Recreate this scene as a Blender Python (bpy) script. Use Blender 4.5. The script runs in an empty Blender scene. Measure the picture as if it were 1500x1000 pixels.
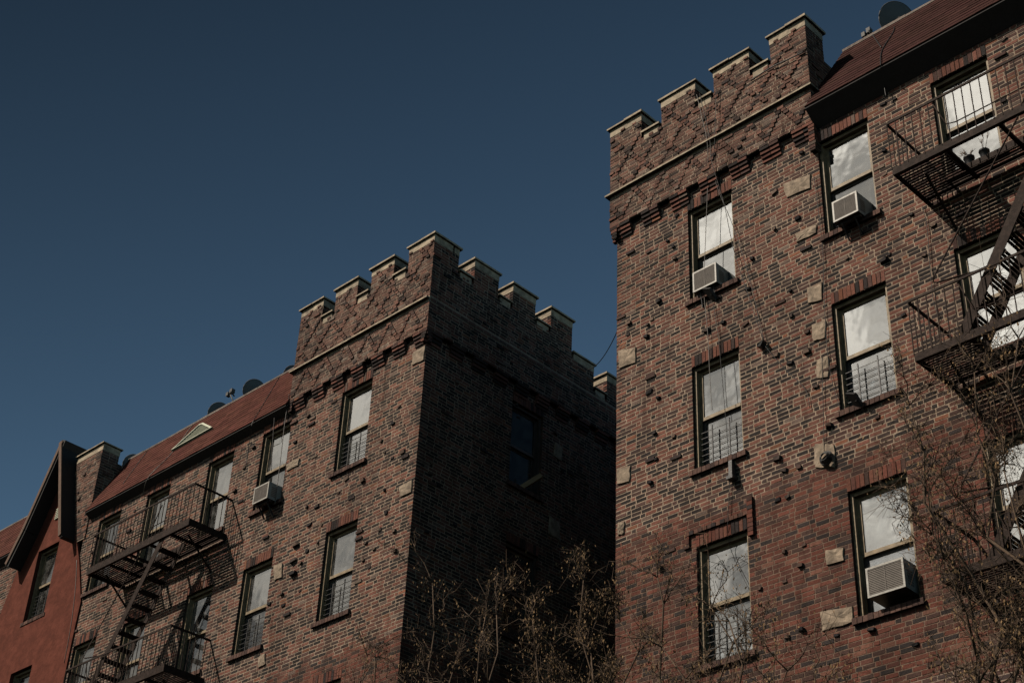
import bpy, math, random
import numpy as np
from mathutils import Vector, Matrix
C = bpy.context.scene.collection
rnd = random.Random(7)
U = rnd.uniform

# ------------------------------------------------------------------ materials
def mat(name):
    m = bpy.data.materials.new(name); m.use_nodes = True
    nt = m.node_tree
    for n in list(nt.nodes): nt.nodes.remove(n)
    out = nt.nodes.new('ShaderNodeOutputMaterial')
    return m, nt, out
def N(nt, t, **kw):
    n = nt.nodes.new('ShaderNode' + t)
    for k, v in kw.items():
        if k in n.inputs: n.inputs[k].default_value = v
        else: setattr(n, k, v)
    return n
def ramp(nt, stops):
    r = nt.nodes.new('ShaderNodeValToRGB'); e = r.color_ramp.elements
    while len(e) < len(stops): e.new(0.5)
    for i, (p, c) in enumerate(stops):
        e[i].position = p; e[i].color = (*c, 1) if len(c) == 3 else c
    return r
def simple(name, col, rough=.7, metal=0., var=.25, scale=6., bump=.3, bscale=40., spec=.4, stain=None):
    """base colour broken up by two noises, with a fine bump"""
    m, nt, out = mat(name); L = nt.links.new
    b = N(nt, 'BsdfPrincipled', Roughness=rough, Metallic=metal); b.inputs['Specular IOR Level'].default_value = spec
    tc = N(nt, 'TexCoord')
    n1 = N(nt, 'TexNoise', Scale=scale, Detail=8., Roughness=.65); L(tc.outputs['Object'], n1.inputs['Vector'])
    lo = [c * (1 - var) for c in col]; hi = [min(1, c * (1 + var)) for c in col]
    if stain: r = ramp(nt, [(.25, stain), (.42, lo), (.7, hi)])
    else: r = ramp(nt, [(.3, lo), (.7, hi)])
    L(n1.outputs['Fac'], r.inputs['Fac']); L(r.outputs['Color'], b.inputs['Base Color'])
    n2 = N(nt, 'TexNoise', Scale=bscale, Detail=6.); L(tc.outputs['Object'], n2.inputs['Vector'])
    bp = N(nt, 'Bump', Strength=bump, Distance=.01); L(n2.outputs['Fac'], bp.inputs['Height']); L(bp.outputs['Normal'], b.inputs['Normal'])
    L(b.outputs['BSDF'], out.inputs['Surface'])
    return m
def tinted(name, rough, bscale, bump, vs, lo, hi, soot=True):
    """colour comes from the per-brick attribute, broken up by noise and soot"""
    m, nt, out = mat(name); L = nt.links.new
    b = N(nt, 'BsdfPrincipled', Roughness=rough); b.inputs['Specular IOR Level'].default_value = .12
    at = N(nt, 'Attribute', attribute_name='tint'); tc = N(nt, 'TexCoord')
    n1 = N(nt, 'TexNoise', Scale=vs, Detail=8., Roughness=.7); L(tc.outputs['Object'], n1.inputs['Vector'])
    r = ramp(nt, [(.3, (lo,) * 3), (.7, (hi,) * 3)]); L(n1.outputs['Fac'], r.inputs['Fac'])
    mx = N(nt, 'Mix', data_type='RGBA', blend_type='MULTIPLY'); mx.inputs[0].default_value = 1
    L(at.outputs['Color'], mx.inputs[6]); L(r.outputs['Color'], mx.inputs[7])
    # weathering: broad blotches of grime, long in z
    mp = N(nt, 'Mapping'); mp.inputs['Scale'].default_value = (1.0, 1.0, .35); L(tc.outputs['Object'], mp.inputs['Vector'])
    n3 = N(nt, 'TexNoise', Scale=1.4, Detail=7., Roughness=.6); L(mp.outputs['Vector'], n3.inputs['Vector'])
    r3 = ramp(nt, [(.33, (.62, .60, .60)), (.55, (1, 1, 1)), (.8, (1.0, .93, .88))]); L(n3.outputs['Fac'], r3.inputs['Fac'])
    m2 = N(nt, 'Mix', data_type='RGBA', blend_type='MULTIPLY'); m2.inputs[0].default_value = .9
    L(mx.outputs[2], m2.inputs[6]); L(r3.outputs['Color'], m2.inputs[7])
    mp4 = N(nt, 'Mapping'); mp4.inputs['Scale'].default_value = (7., 7., .5); L(tc.outputs['Object'], mp4.inputs['Vector'])
    n4 = N(nt, 'TexNoise', Scale=1., Detail=6., Roughness=.6); L(mp4.outputs['Vector'], n4.inputs['Vector'])
    r4 = ramp(nt, [(.30, (.55, .53, .52)), (.46, (1, 1, 1)), (.68, (1, 1, 1)), (.80, (1.25, 1.22, 1.18))]); L(n4.outputs['Fac'], r4.inputs['Fac'])
    m4 = N(nt, 'Mix', data_type='RGBA', blend_type='MULTIPLY'); m4.inputs[0].default_value = .8
    L(m2.outputs[2], m4.inputs[6]); L(r4.outputs['Color'], m4.inputs[7]); L(m4.outputs[2], b.inputs['Base Color'])
    n2 = N(nt, 'TexNoise', Scale=bscale, Detail=8., Roughness=.7); L(tc.outputs['Object'], n2.inputs['Vector'])
    bp = N(nt, 'Bump', Strength=bump, Distance=.02); L(n2.outputs['Fac'], bp.inputs['Height']); L(bp.outputs['Normal'], b.inputs['Normal'])
    L(b.outputs['BSDF'], out.inputs['Surface'])
    return m
M = {}
M['brick'] = tinted('brick', .85, 38, .55, 30, .72, 1.25)
M['mortar'] = tinted('mortar', .95, 60, .8, 14, .62, 1.2)
M['stone'] = simple('limestone', (.34, .265, .195), .9, var=.35, scale=9, bump=1., bscale=22, stain=(.13, .10, .08))
M['coping'] = simple('coping_stone', (.44, .36, .26), .85, var=.32, scale=6, bump=.8, bscale=25, stain=(.12, .09, .07))
M['frame'] = simple('tan_paint', (.30, .225, .135), .6, var=.3, scale=9, stain=(.10, .08, .055))
M['frame_dark'] = simple('dark_frame_paint', (.055, .05, .045), .5, var=.3)
M['iron'] = simple('painted_iron', (.042, .028, .023), .7, var=.45, scale=14, bump=.5, bscale=60, spec=.1, stain=(.055, .03, .02))
M['wire'] = simple('cable_sheath', (.02, .02, .021), .5, var=.2)
M['wire_grey'] = simple('grey_cable_sheath', (.20, .18, .165), .5, var=.2)
M['stucco'] = simple('red_stucco', (.150, .049, .034), .95, var=.2, scale=4.5, bump=1., bscale=13, spec=.08, stain=(.10, .036, .026))
M['black'] = simple('tarred_metal', (.012, .012, .013), .7, var=.2)
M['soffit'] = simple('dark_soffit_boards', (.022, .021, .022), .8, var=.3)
M['board'] = simple('weathered_brown_board', (.13, .075, .05), .8, var=.35, scale=10, bump=.6)
M['ac_white'] = simple('enamelled_housing', (.44, .42, .38), .5, var=.2, scale=8, stain=(.25, .20, .15))
M['ac_grille'] = simple('dusty_grille', (.19, .165, .145), .7, var=.2, scale=8)
M['ac_dark'] = simple('grey_sheet_metal', (.19, .18, .165), .5, metal=.3, var=.25, scale=6)  # grey metal of the side louvres
M['dish'] = simple('satellite_dish_enamel', (.12, .135, .145), .6, var=.15)
M['dish_rim'] = simple('dish_rim', (.11, .11, .11), .6, var=.1, spec=.2)
M['roofdeck'] = simple('roof_felt', (.06, .058, .056), .95, var=.3)
M['room'] = simple('room_inside', (.03, .028, .026), .9, var=.1)
M['bark'] = simple('twig_bark', (.10, .066, .043), .9, var=.4, scale=3, bump=.5)
M['seed'] = simple('dry_seed_pods', (.21, .13, .06), .85, var=.5, scale=2.5)
M['pot'] = simple('black_plastic_pot', (.018, .018, .02), .45, var=.2)
M['asphalt'] = simple('asphalt', (.05, .05, .052), .9, var=.25, scale=4)
M['pavement'] = simple('pavement_concrete', (.28, .27, .25), .9, var=.15, scale=2)
M['earth'] = simple('bare_earth', (.06, .048, .036), 1., var=.3, scale=3, bump=1.)
M['guard'] = simple('guard_bar_steel', (.05, .05, .052), .5, metal=.4, var=.2)
M['vent'] = simple('pale_green_vent_paint', (.50, .52, .40), .6, var=.15)
M['plank'] = simple('raw_plank', (.36, .25, .15), .8, var=.2)
def cloth(name, a, b, sc, folds=0):
    m, nt, out = mat(name); L = nt.links.new
    p = N(nt, 'BsdfPrincipled', Roughness=.9); tc = N(nt, 'TexCoord')
    mp = N(nt, 'Mapping'); mp.inputs['Scale'].default_value = (sc, sc, sc * (.12 if folds else 1)); L(tc.outputs['Object'], mp.inputs['Vector'])
    n1 = N(nt, 'TexNoise', Scale=1., Detail=6., Roughness=.55, Distortion=.4); L(mp.outputs['Vector'], n1.inputs['Vector'])
    r = ramp(nt, [(.35, a), (.65, b)]); L(n1.outputs['Fac'], r.inputs['Fac']); L(r.outputs['Color'], p.inputs['Base Color'])
    bp = N(nt, 'Bump', Strength=.7, Distance=.04); L(n1.outputs['Fac'], bp.inputs['Height']); L(bp.outputs['Normal'], p.inputs['Normal'])
    L(p.outputs['BSDF'], out.inputs['Surface']); return m
M['blind'] = cloth('cream_roller_blind', (.62, .58, .51), (.82, .78, .70), 1.6)
M['blind_grey'] = cloth('grey_roller_blind', (.36, .37, .37), (.54, .54, .52), 2.5)
M['curtain'] = cloth('white_curtain', (.55, .53, .49), (.82, .79, .73), 14, 1)
M['plastic'] = cloth('crinkled_plastic_sheet', (.06, .08, .10), (.45, .47, .48), 7)
def glass(name, refl, tint, wav=.15, gl=.97):
    m, nt, out = mat(name); L = nt.links.new
    g = N(nt, 'BsdfGlossy', Roughness=.03); g.inputs['Color'].default_value = (gl * .98, gl, gl, 1)
    t = N(nt, 'BsdfTransparent'); t.inputs['Color'].default_value = (*tint, 1)
    tc = N(nt, 'TexCoord'); n = N(nt, 'TexNoise', Scale=2.6, Detail=2.); L(tc.outputs['Object'], n.inputs['Vector'])
    bp = N(nt, 'Bump', Strength=wav, Distance=.05); L(n.outputs['Fac'], bp.inputs['Height']); L(bp.outputs['Normal'], g.inputs['Normal'])
    d = N(nt, 'BsdfDiffuse'); d.inputs['Color'].default_value = (.5, .48, .45, 1)          # grime film
    nd = N(nt, 'TexNoise', Scale=5., Detail=6.); L(tc.outputs['Object'], nd.inputs['Vector'])
    rd = ramp(nt, [(.4, (.03,) * 3), (.75, (.22,) * 3)]); L(nd.outputs['Fac'], rd.inputs['Fac'])
    fr = N(nt, 'Fresnel', IOR=1.5); ad = N(nt, 'Math', operation='ADD', use_clamp=True); ad.inputs[1].default_value = refl; L(fr.outputs[0], ad.inputs[0])
    m1 = N(nt, 'MixShader'); L(ad.outputs[0], m1.inputs[0]); L(t.outputs[0], m1.inputs[1]); L(g.outputs[0], m1.inputs[2])
    m2 = N(nt, 'MixShader'); L(rd.outputs['Color'], m2.inputs[0]); L(m1.outputs[0], m2.inputs[1]); L(d.outputs[0], m2.inputs[2])
    L(m2.outputs[0], out.inputs['Surface']); return m
M['glass_side'] = glass('shaded_window_glass', .0, (.5, .53, .55), .1, .4)  # dimmed copy of the pane glass, putting courtyard shade into its colour
M['glass'] = glass('window_glass', .40, (.97, .97, .96), .05)
M['glass_low'] = glass('window_glass_behind_screen', .27, (.86, .89, .93), .05)
def shingle():
    m, nt, out = mat('red_asphalt_shingle'); L = nt.links.new
    b = N(nt, 'BsdfPrincipled', Roughness=.95); b.inputs['Specular IOR Level'].default_value = .08
    at = N(nt, 'Attribute', attribute_name='tint'); tc = N(nt, 'TexCoord')
    n = N(nt, 'TexNoise', Scale=9., Detail=8., Roughness=.7); L(tc.outputs['Object'], n.inputs['Vector'])
    r = ramp(nt, [(.3, (.7,) * 3), (.7, (1.25,) * 3)]); L(n.outputs['Fac'], r.inputs['Fac'])
    mx = N(nt, 'Mix', data_type='RGBA', blend_type='MULTIPLY'); mx.inputs[0].default_value = 1
    L(at.outputs['Color'], mx.inputs[6]); L(r.outputs['Color'], mx.inputs[7]); L(mx.outputs[2], b.inputs['Base Color'])
    n2 = N(nt, 'TexNoise', Scale=90., Detail=4.); L(tc.outputs['Object'], n2.inputs['Vector'])
    bp = N(nt, 'Bump', Strength=.4, Distance=.01); L(n2.outputs['Fac'], bp.inputs['Height']); L(bp.outputs['Normal'], b.inputs['Normal'])
    L(b.outputs['BSDF'], out.inputs['Surface']); return m
M['shingle'] = shingle()

# ------------------------------------------------------------------ mesh builder
class MB:
    def __init__(s): s.v = []; s.f = []; s.c = []; s.m = []; s.sm = []
    def face(s, idx, c=(1, 1, 1), m=0, sm=False): s.f.append(idx); s.c.append(c); s.m.append(m); s.sm.append(sm)
    def hexa(s, p, c=(1, 1, 1), m=0, skip=()):
        """p: 8 corners, bottom ring 0-3 (ccw from above) then top ring 4-7"""
        o = len(s.v); s.v += [tuple(q) for q in p]
        for i, q in enumerate(((3, 2, 1, 0), (4, 5, 6, 7), (0, 1, 5, 4), (1, 2, 6, 5), (2, 3, 7, 6), (3, 0, 4, 7))):
            if i not in skip: s.face(tuple(o + k for k in q), c, m)
    def box(s, a, b, c=(1, 1, 1), m=0, skip=()):
        (x0, y0, z0), (x1, y1, z1) = a, b
        s.hexa([(x0, y0, z0), (x1, y0, z0), (x1, y1, z0), (x0, y1, z0), (x0, y0, z1), (x1, y0, z1), (x1, y1, z1), (x0, y1, z1)], c, m, skip)
    def bar(s, a, b, w, h, up=(0, 0, 1), m=0, c=(1, 1, 1)):
        a = Vector(a); b = Vector(b); d = (b - a).normalized(); u = Vector(up)
        if abs(d.dot(u)) > .98: u = Vector((0, 1, 0))
        sd = d.cross(u).normalized() * w / 2; u2 = sd.cross(d).normalized() * h / 2
        s.hexa([a - sd - u2, a + sd - u2, b + sd - u2, b - sd - u2, a - sd + u2, a + sd + u2, b + sd + u2, b - sd + u2], c, m)
    def tube(s, pts, r, n=6, m=0, c=(1, 1, 1), r1=None, sm=True):
        pts = [Vector(p) for p in pts]; k = len(pts); o = len(s.v)
        for i, p in enumerate(pts):
            d = (pts[min(i + 1, k - 1)] - pts[max(i - 1, 0)]).normalized()
            u = Vector((0, 0, 1)) if abs(d.z) < .9 else Vector((1, 0, 0))
            a = d.cross(u).normalized(); b = d.cross(a)
            rr = r if r1 is None else r + (r1 - r) * i / (k - 1)
            for j in range(n):
                t = 2 * math.pi * j / n; s.v.append(tuple(p + a * rr * math.cos(t) + b * rr * math.sin(t)))
        for i in range(k - 1):
            for j in range(n):
                j2 = (j + 1) % n; s.face((o + i * n + j, o + i * n + j2, o + (i + 1) * n + j2, o + (i + 1) * n + j), c, m, sm)
        s.face(tuple(o + j for j in range(n))[::-1], c, m); s.face(tuple(o + (k - 1) * n + j for j in range(n)), c, m)
    def poly(s, pts, thick, m=0, c=(1, 1, 1)):
        """polygon front face pts, extruded by vector thick"""
        o = len(s.v); n = len(pts); t = Vector(thick)
        s.v += [tuple(p) for p in pts] + [tuple(Vector(p) + t) for p in pts]
        s.face(tuple(range(o, o + n)), c, m); s.face(tuple(range(o + n, o + 2 * n))[::-1], c, m)
        for i in range(n):
            j = (i + 1) % n; s.face((o + j, o + i, o + n + i, o + n + j), c, m)
    def build(s, name, mats, parent=None, xf=None):
        me = bpy.data.meshes.new(name)
        v = s.v
        if xf: v = [tuple(xf(*q)) for q in v]
        pl = wl(parent)
        v = [(q[0] - pl[0], q[1] - pl[1], q[2] - pl[2]) for q in v]
        me.from_pydata(v, [], s.f)
        if isinstance(mats, str): mats = [mats]
        for k in mats: me.materials.append(M[k])
        me.polygons.foreach_set('material_index', s.m)
        me.polygons.foreach_set('use_smooth', s.sm)
        ca = me.color_attributes.new('tint', 'FLOAT_COLOR', 'CORNER')
        cnt = np.array([len(f) for f in s.f]); col = np.array([(*c, 1.) for c in s.c], dtype=np.float32)
        ca.data.foreach_set('color', np.repeat(col, cnt, axis=0).ravel())
        me.update()
        o = bpy.data.objects.new(name, me); C.objects.link(o)
        if parent: o.parent = parent
        return o
WL = {}
def wl(o):
    """world base of an object used as a parent (nested parts sit at their parent's base)"""
    p = Vector((0, 0, 0))
    while o is not None: p = p + Vector(o.location); o = o.parent
    return p
def empty(name, loc, label, cat, group=None, rz=0):
    o = bpy.data.objects.new(name, None); C.objects.link(o); o.location = loc; o.rotation_euler.z = rz
    o.empty_display_size = .3
    o['label'] = label; o['category'] = cat
    if group: o['group'] = group
    return o
def tag(o, label, cat, group=None):
    o['label'] = label; o['category'] = cat
    if group: o['group'] = group
    return o
def rebase(o, base):
    """move a top-level mesh object's origin to base"""
    b = Vector(base); o.data.transform(Matrix.Translation(-b)); o.location = b; return o

# ------------------------------------------------------------------ brickwork
CH = 1 / 15; Z0 = 16.18                # course height, and a level that falls on a bed joint (window heads)
def lerp(a, b, t): return tuple(a[i] + (b[i] - a[i]) * t for i in range(3))
WARM = [True]
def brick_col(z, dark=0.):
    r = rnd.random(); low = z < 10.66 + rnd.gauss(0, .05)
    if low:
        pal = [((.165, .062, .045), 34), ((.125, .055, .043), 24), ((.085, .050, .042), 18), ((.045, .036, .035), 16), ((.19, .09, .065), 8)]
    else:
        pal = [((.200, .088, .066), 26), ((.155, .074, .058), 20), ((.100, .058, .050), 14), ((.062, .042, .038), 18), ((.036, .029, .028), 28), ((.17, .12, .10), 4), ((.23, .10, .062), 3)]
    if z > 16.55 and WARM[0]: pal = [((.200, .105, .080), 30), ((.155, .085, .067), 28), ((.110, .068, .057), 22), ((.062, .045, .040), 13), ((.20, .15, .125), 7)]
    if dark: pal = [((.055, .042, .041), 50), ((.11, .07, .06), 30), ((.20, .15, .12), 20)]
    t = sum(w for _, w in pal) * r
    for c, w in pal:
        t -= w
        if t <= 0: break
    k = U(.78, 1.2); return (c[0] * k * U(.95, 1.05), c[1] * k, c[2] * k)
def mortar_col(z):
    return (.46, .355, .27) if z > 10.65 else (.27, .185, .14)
def brick(mb, u0, u1, z0, z1, wf, wb=.11, col=None, rough=1.):
    """one brick: u along the wall, w into the wall"""
    j = .0022 * rough
    t1 = U(-.002, .002) * rough; t2 = U(-.0015, .0015) * rough
    f = lambda u, z, s: (u + U(-j, j), wf + s, z + U(-j, j))
    P = [f(u0, z0, t1 + t2), f(u1, z0, -t1 + t2), (u1, wb, z0), (u0, wb, z0), f(u0, z1, t1 - t2), f(u1, z1, -t1 - t2), (u1, wb, z1), (u0, wb, z1)]
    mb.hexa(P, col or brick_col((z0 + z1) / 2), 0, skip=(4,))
def spans(a, b, holes):
    out = [(a, b)]
    for h0, h1 in holes:
        n = []
        for s0, s1 in out:
            if h1 <= s0 or h0 >= s1: n.append((s0, s1)); continue
            if h0 - s0 > .025: n.append((s0, h0))
            if s1 - h1 > .025: n.append((h1, s1))
        out = n
    return out
def courses(mb, u0, u1, z0, z1, w=0., holes=(), proud=None, wb=.11, edge=True):
    k0 = math.floor((z0 - Z0) / CH + .01); k = k0
    while Z0 + k * CH < z1 - .012:
        a = max(Z0 + k * CH, z0); b = min(Z0 + (k + 1) * CH, z1); J = .0092 if Z0 + k * CH > 10.64 else .0076
        if b - a < .02: k += 1; continue
        zm = (a + b) / 2; low = zm < 10.68
        hs = [(h[0], h[1]) for h in holes if h[2] < zm < h[3]]
        for s0, s1 in spans(u0, u1, hs):
            u = s0; i = rnd.randint(0, 1); first = True
            if k % 2: u_first = .095
            else: u_first = .2
            while u < s1 - .01:
                if first: L_ = u_first; first = False
                elif k % 3 == 0: L_ = .2 if i % 2 else .095
                else: L_ = .2 if rnd.random() > .13 else .095
                L_ *= U(.94, 1.06)
                e = min(u + L_, s1)
                if s1 - e < .05: e = s1
                wf = w - .0005 - abs(rnd.gauss(0, .0012)); col = None
                um = (u + e) / 2
                pr = proud(um, zm, e - u) if proud else 0
                if pr: wf = w - pr; col = brick_col(zm, dark=rnd.random() < .45)
                elif rnd.random() < .006: wf = w - U(.012, .035); col = brick_col(zm, dark=1)
                
                brick(mb, u + (J if u > s0 else 0), e - (J if e < s1 else 0), a + J, b - J, wf, wb, col)
                u = e; i += 1
        k += 1
def sheet(mb, u0, u1, z0, z1, w, holes, depth=.22):
    """the mortar bed behind the bricks, with returns into each opening"""
    us = sorted({u0, u1, *[x for h in holes for x in h[:2] if u0 < x < u1]}); zs = sorted({z0, z1, *[x for h in holes for x in h[2:4] if z0 < x < z1], *([10.65] if z0 < 10.65 < z1 else [])})
    for a, b in zip(us, us[1:]):
        for c, d in zip(zs, zs[1:]):
            if any(h[0] < (a + b) / 2 < h[1] and h[2] < (c + d) / 2 < h[3] for h in holes): continue
            n = max(1, round((b - a) / .3)) if abs(d - 10.65) < .001 or abs(c - 10.65) < .001 else 1
            for i in range(n):
                p, q = a + (b - a) * i / n, a + (b - a) * (i + 1) / n; st_ = CH * ((int(p * 7.3) * 7919) % 4 - 1) if n > 1 else 0
                c_, d_ = (c + st_, d) if abs(c - 10.65) < .001 else (c, d + st_) if abs(d - 10.65) < .001 else (c, d)
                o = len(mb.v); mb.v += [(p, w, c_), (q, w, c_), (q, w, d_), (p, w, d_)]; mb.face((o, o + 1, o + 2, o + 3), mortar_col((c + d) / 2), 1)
    for h in holes:
        a, b, c, d = h[:4]; col = lerp(mortar_col((c + d) / 2), (.05, .035, .03), .85)  # returns coloured dark, painting in the shade inside the openings
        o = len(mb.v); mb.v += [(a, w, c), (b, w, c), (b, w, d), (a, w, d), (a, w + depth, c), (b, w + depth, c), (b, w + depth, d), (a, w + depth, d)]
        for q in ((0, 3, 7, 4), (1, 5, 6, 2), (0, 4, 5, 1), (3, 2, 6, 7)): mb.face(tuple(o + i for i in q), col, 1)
def soldiers(mb, u0, u1, z0, z1, w, proud=.004):
    n = round((u1 - u0) / .0705); st = (u1 - u0) / n
    for i in range(n):
        c = brick_col((z0 + z1) / 2) if rnd.random() > .3 else (.2, .085, .06)
        brick(mb, u0 + i * st + .005, u0 + (i + 1) * st - .005, z0 + .004, z1 - .006, w - proud - U(0, .008), w + .11, c)
def lump(mb, u, z, w, s):
    """an overburnt clinker brick left standing out of the face"""
    c = rnd.choice([(.03, .028, .03), (.05, .043, .043), (.09, .07, .062), (.13, .085, .07), (.17, .12, .095)])
    s *= U(.6, 1.05); hw = U(.035, .08) * s; hh = U(.022, .034) * s; pr = U(.02, .06) * s; a = U(-.35, .35)
    P = []
    for zz in (-1, 1):
        for (uu, ww) in ((-1, 1), (1, 1), (1, 0), (-1, 0)):
            du = uu * hw * U(.7, 1.1) * (.75 if ww else 1); dz = zz * hh * U(.75, 1.15)
            P.append((u + du * math.cos(a) - dz * math.sin(a), w - pr * U(.7, 1.1) * ww + .01 * (1 - ww), z + du * math.sin(a) + dz * math.cos(a)))
    mb.hexa([P[0], P[1], P[2], P[3], P[4], P[5], P[6], P[7]], c, 0)
#XFORMS: wall frame (u, w, z) -> world
def XF(kind, k):
    if kind == 'front': return lambda u, w, z: (u, k + w, z)
    if kind == 'right': return lambda u, w, z: (k - w, u, z)      # face looks to +x, u = y
    if kind == 'left': return lambda u, w, z: (k + w, -u, z)      # face looks to -x, u = -y
FRONT = XF('front', 16.)

# ------------------------------------------------------------------ windows
def win_holes(cols, rows): return [(x0, x1, zh - 1.78, zh) for x0, x1 in cols for zh in rows]
def make_window(x0, x1, z0, z1, parent, xf=None, rz=0, base=None, guard=False, inside='blind', inside_low=None, no_sill=False, top_only=False, plastic=False, lowglass=True, upglass='glass'):
    """double-hung window in an opening; local x right, y into wall, z up from the sill"""
    W = x1 - x0; H = z1 - z0
    f = MB(); d0 = .05; d1 = .24; t = .048
    f.box((.004, d0, .004), (t, d1, H - .004)); f.box((W - t, d0, .004), (W - .004, d1, H - .004))
    f.box((t, d0 + .01, H - t - .01), (W - t, d1, H - .004)); f.box((t, d0 + .015, .004), (W - t, d1, .035))
    f.box((t, .115, .035), (t + .022, .13, H - t)); f.box((W - t - .022, .115, .035), (W - t, .13, H - t))
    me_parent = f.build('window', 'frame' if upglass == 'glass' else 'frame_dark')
    me_parent.parent = parent; me_parent.location = Vector(base) - wl(parent); me_parent.rotation_euler.z = rz
    me_parent.location = Vector(base) - Vector(parent.location)
    w = me_parent
    def sub(name, mb, m):
        me = mb.build(name, m); me.parent = w; return me
    zm = .865                                                     # meeting rail
    a, b = t + .002, W - t - .002
    s = MB(); r = .045
    zt = H - t - .012
    s.box((a + .012, .125, zm), (a + .012 + r, .16, zt)); s.box((b - .012 - r, .125, zm), (b - .012, .16, zt))
    s.box((a + .012 + r, .127, zt - r), (b - .012 - r, .16, zt)); s.box((a + .012 + r, .12, zm), (b - .012 - r, .16, zm + .055))
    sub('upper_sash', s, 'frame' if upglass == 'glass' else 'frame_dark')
    s = MB()
    s.box((a, .165, .037), (a + r + .01, .20, zm + .02)); s.box((b - r - .01, .165, .037), (b, .20, zm + .02))
    s.box((a + r + .01, .167, .037), (b - r - .01, .20, .09)); s.box((a + r + .01, .165, zm - .035), (b - r - .01, .20, zm + .02))
    sub('lower_sash', s, 'frame_dark')
    g = MB(); g.box((a + .05, .14, zm + .05), (b - .05, .146, zt - r + .004)); sub('pane', g, upglass)
    g = MB(); g.box((a + .05, .18, .085), (b - .05, .186, zm - .03)); sub('pane', g, upglass if upglass != 'glass' else 'glass_low' if lowglass else 'glass')
    # what hangs inside
    mb = MB(); yb = .225
    nx = 24
    def drape(z0_, z1_, amp, fr, ph):
        o = len(mb.v)
        for i in range(nx + 1):
            x = .03 + (W - .06) * i / nx; yy = yb + amp * math.sin(fr * x + ph) + amp * .4 * math.sin(2.3 * fr * x)
            mb.v.append((x, yy, z0_)); mb.v.append((x, yy + .01, z1_))
        for i in range(nx): mb.face((o + 2 * i, o + 2 * i + 2, o + 2 * i + 3, o + 2 * i + 1), sm=True)
    drape(zm if inside_low else .03, H - .03, .014 if inside == 'curtain' else .003, 38, U(0, 3)); sub('curtain' if inside == 'curtain' else 'blind', mb, inside)
    if inside_low:
        mb = MB(); drape(.03, zm + .01, .012, 30, 1.); sub('curtain', mb, inside_low)
    mb = MB(); mb.box((.01, .30, .01), (W - .01, 1.1, H - .01), skip=(2,)); sub('room', mb, 'room')
    if guard:
        mb = MB()
        for q in (.31, .66): mb.box((W * q - .008, .085, .03), (W * q + .008, .101, .72))
        for i in range(7): mb.box((t, .092, .07 + i * .095), (W - t, .1, .078 + i * .095))
        sub('window_guard', mb, 'guard')
    if not no_sill:
        mb = MB()
        n = 13
        for i in range(n):
            st = (W + .13) / n; x = -.065 + i * st
            c = lerp((.07, .045, .04), (.17, .10, .08), rnd.random())
            mb.box((x + .004, -.055 + U(-.004, .004), -.087), (x + st - .004, .10, -.003 + U(-.004, .003)), c=c)
        mb.box((-.06, -.045, -.084), (W + .06, .095, -.012), c=(.16, .12, .1), m=0)
        sub('window_sill', mb, 'brick')
    return w

# ------------------------------------------------------------------ levels and columns
ROWS = [16.18, 13.18, 10.18]
LC = [(-29.22, -28.35), (-27.38, -26.52), (-25.19, -24.31), (-23.37, -22.47), (-20.94, -20.055)]
RC = [(-12.455, -11.565), (-9.945, -9.045), (-7.985, -7.07), (-5.4, -4.5), (-2.95, -2.05)]
GC = (-31.67, -30.79)

def stone_patch(pts, y, parent, name='stone_block', kind='front', t=.045):
    mb = MB(); 
    cx = sum(p[0] for p in pts) / len(pts); cz = sum(p[1] for p in pts) / len(pts)
    ring = []
    n = len(pts)
    for i in range(n):
        (x0, z0), (x1, z1) = pts[i], pts[(i + 1) % n]
        for s in (0, .33, .66):
            x = x0 + (x1 - x0) * s; z = z0 + (z1 - z0) * s
            ring.append((x + U(-.012, .012), z + U(-.012, .012)))
    m = len(ring)
    P = lambda x, d, z: (x, y - d, z) if kind == 'front' else (y + d, x, z)
    o = len(mb.v)
    mb.v += [P(x, -.02, z) for x, z in ring] + [P(cx + (x - cx) * .93, t * .55 * U(.8, 1.1), cz + (z - cz) * .92) for x, z in ring] + [P(cx + (x - cx) * .5, t * U(.8, 1.3) * .62, cz + (z - cz) * .5) for x, z in ring] + [P(cx, t * .6, cz)]
    for r in range(2):
        for i in range(m):
            j = (i + 1) % m; mb.face((o + r * m + i, o + r * m + j, o + (r + 1) * m + j, o + (r + 1) * m + i))
    for i in range(m): mb.face((o + 2 * m + i, o + 2 * m + (i + 1) % m, o + 3 * m))
    return mb.build(name, 'stone', parent)

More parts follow.
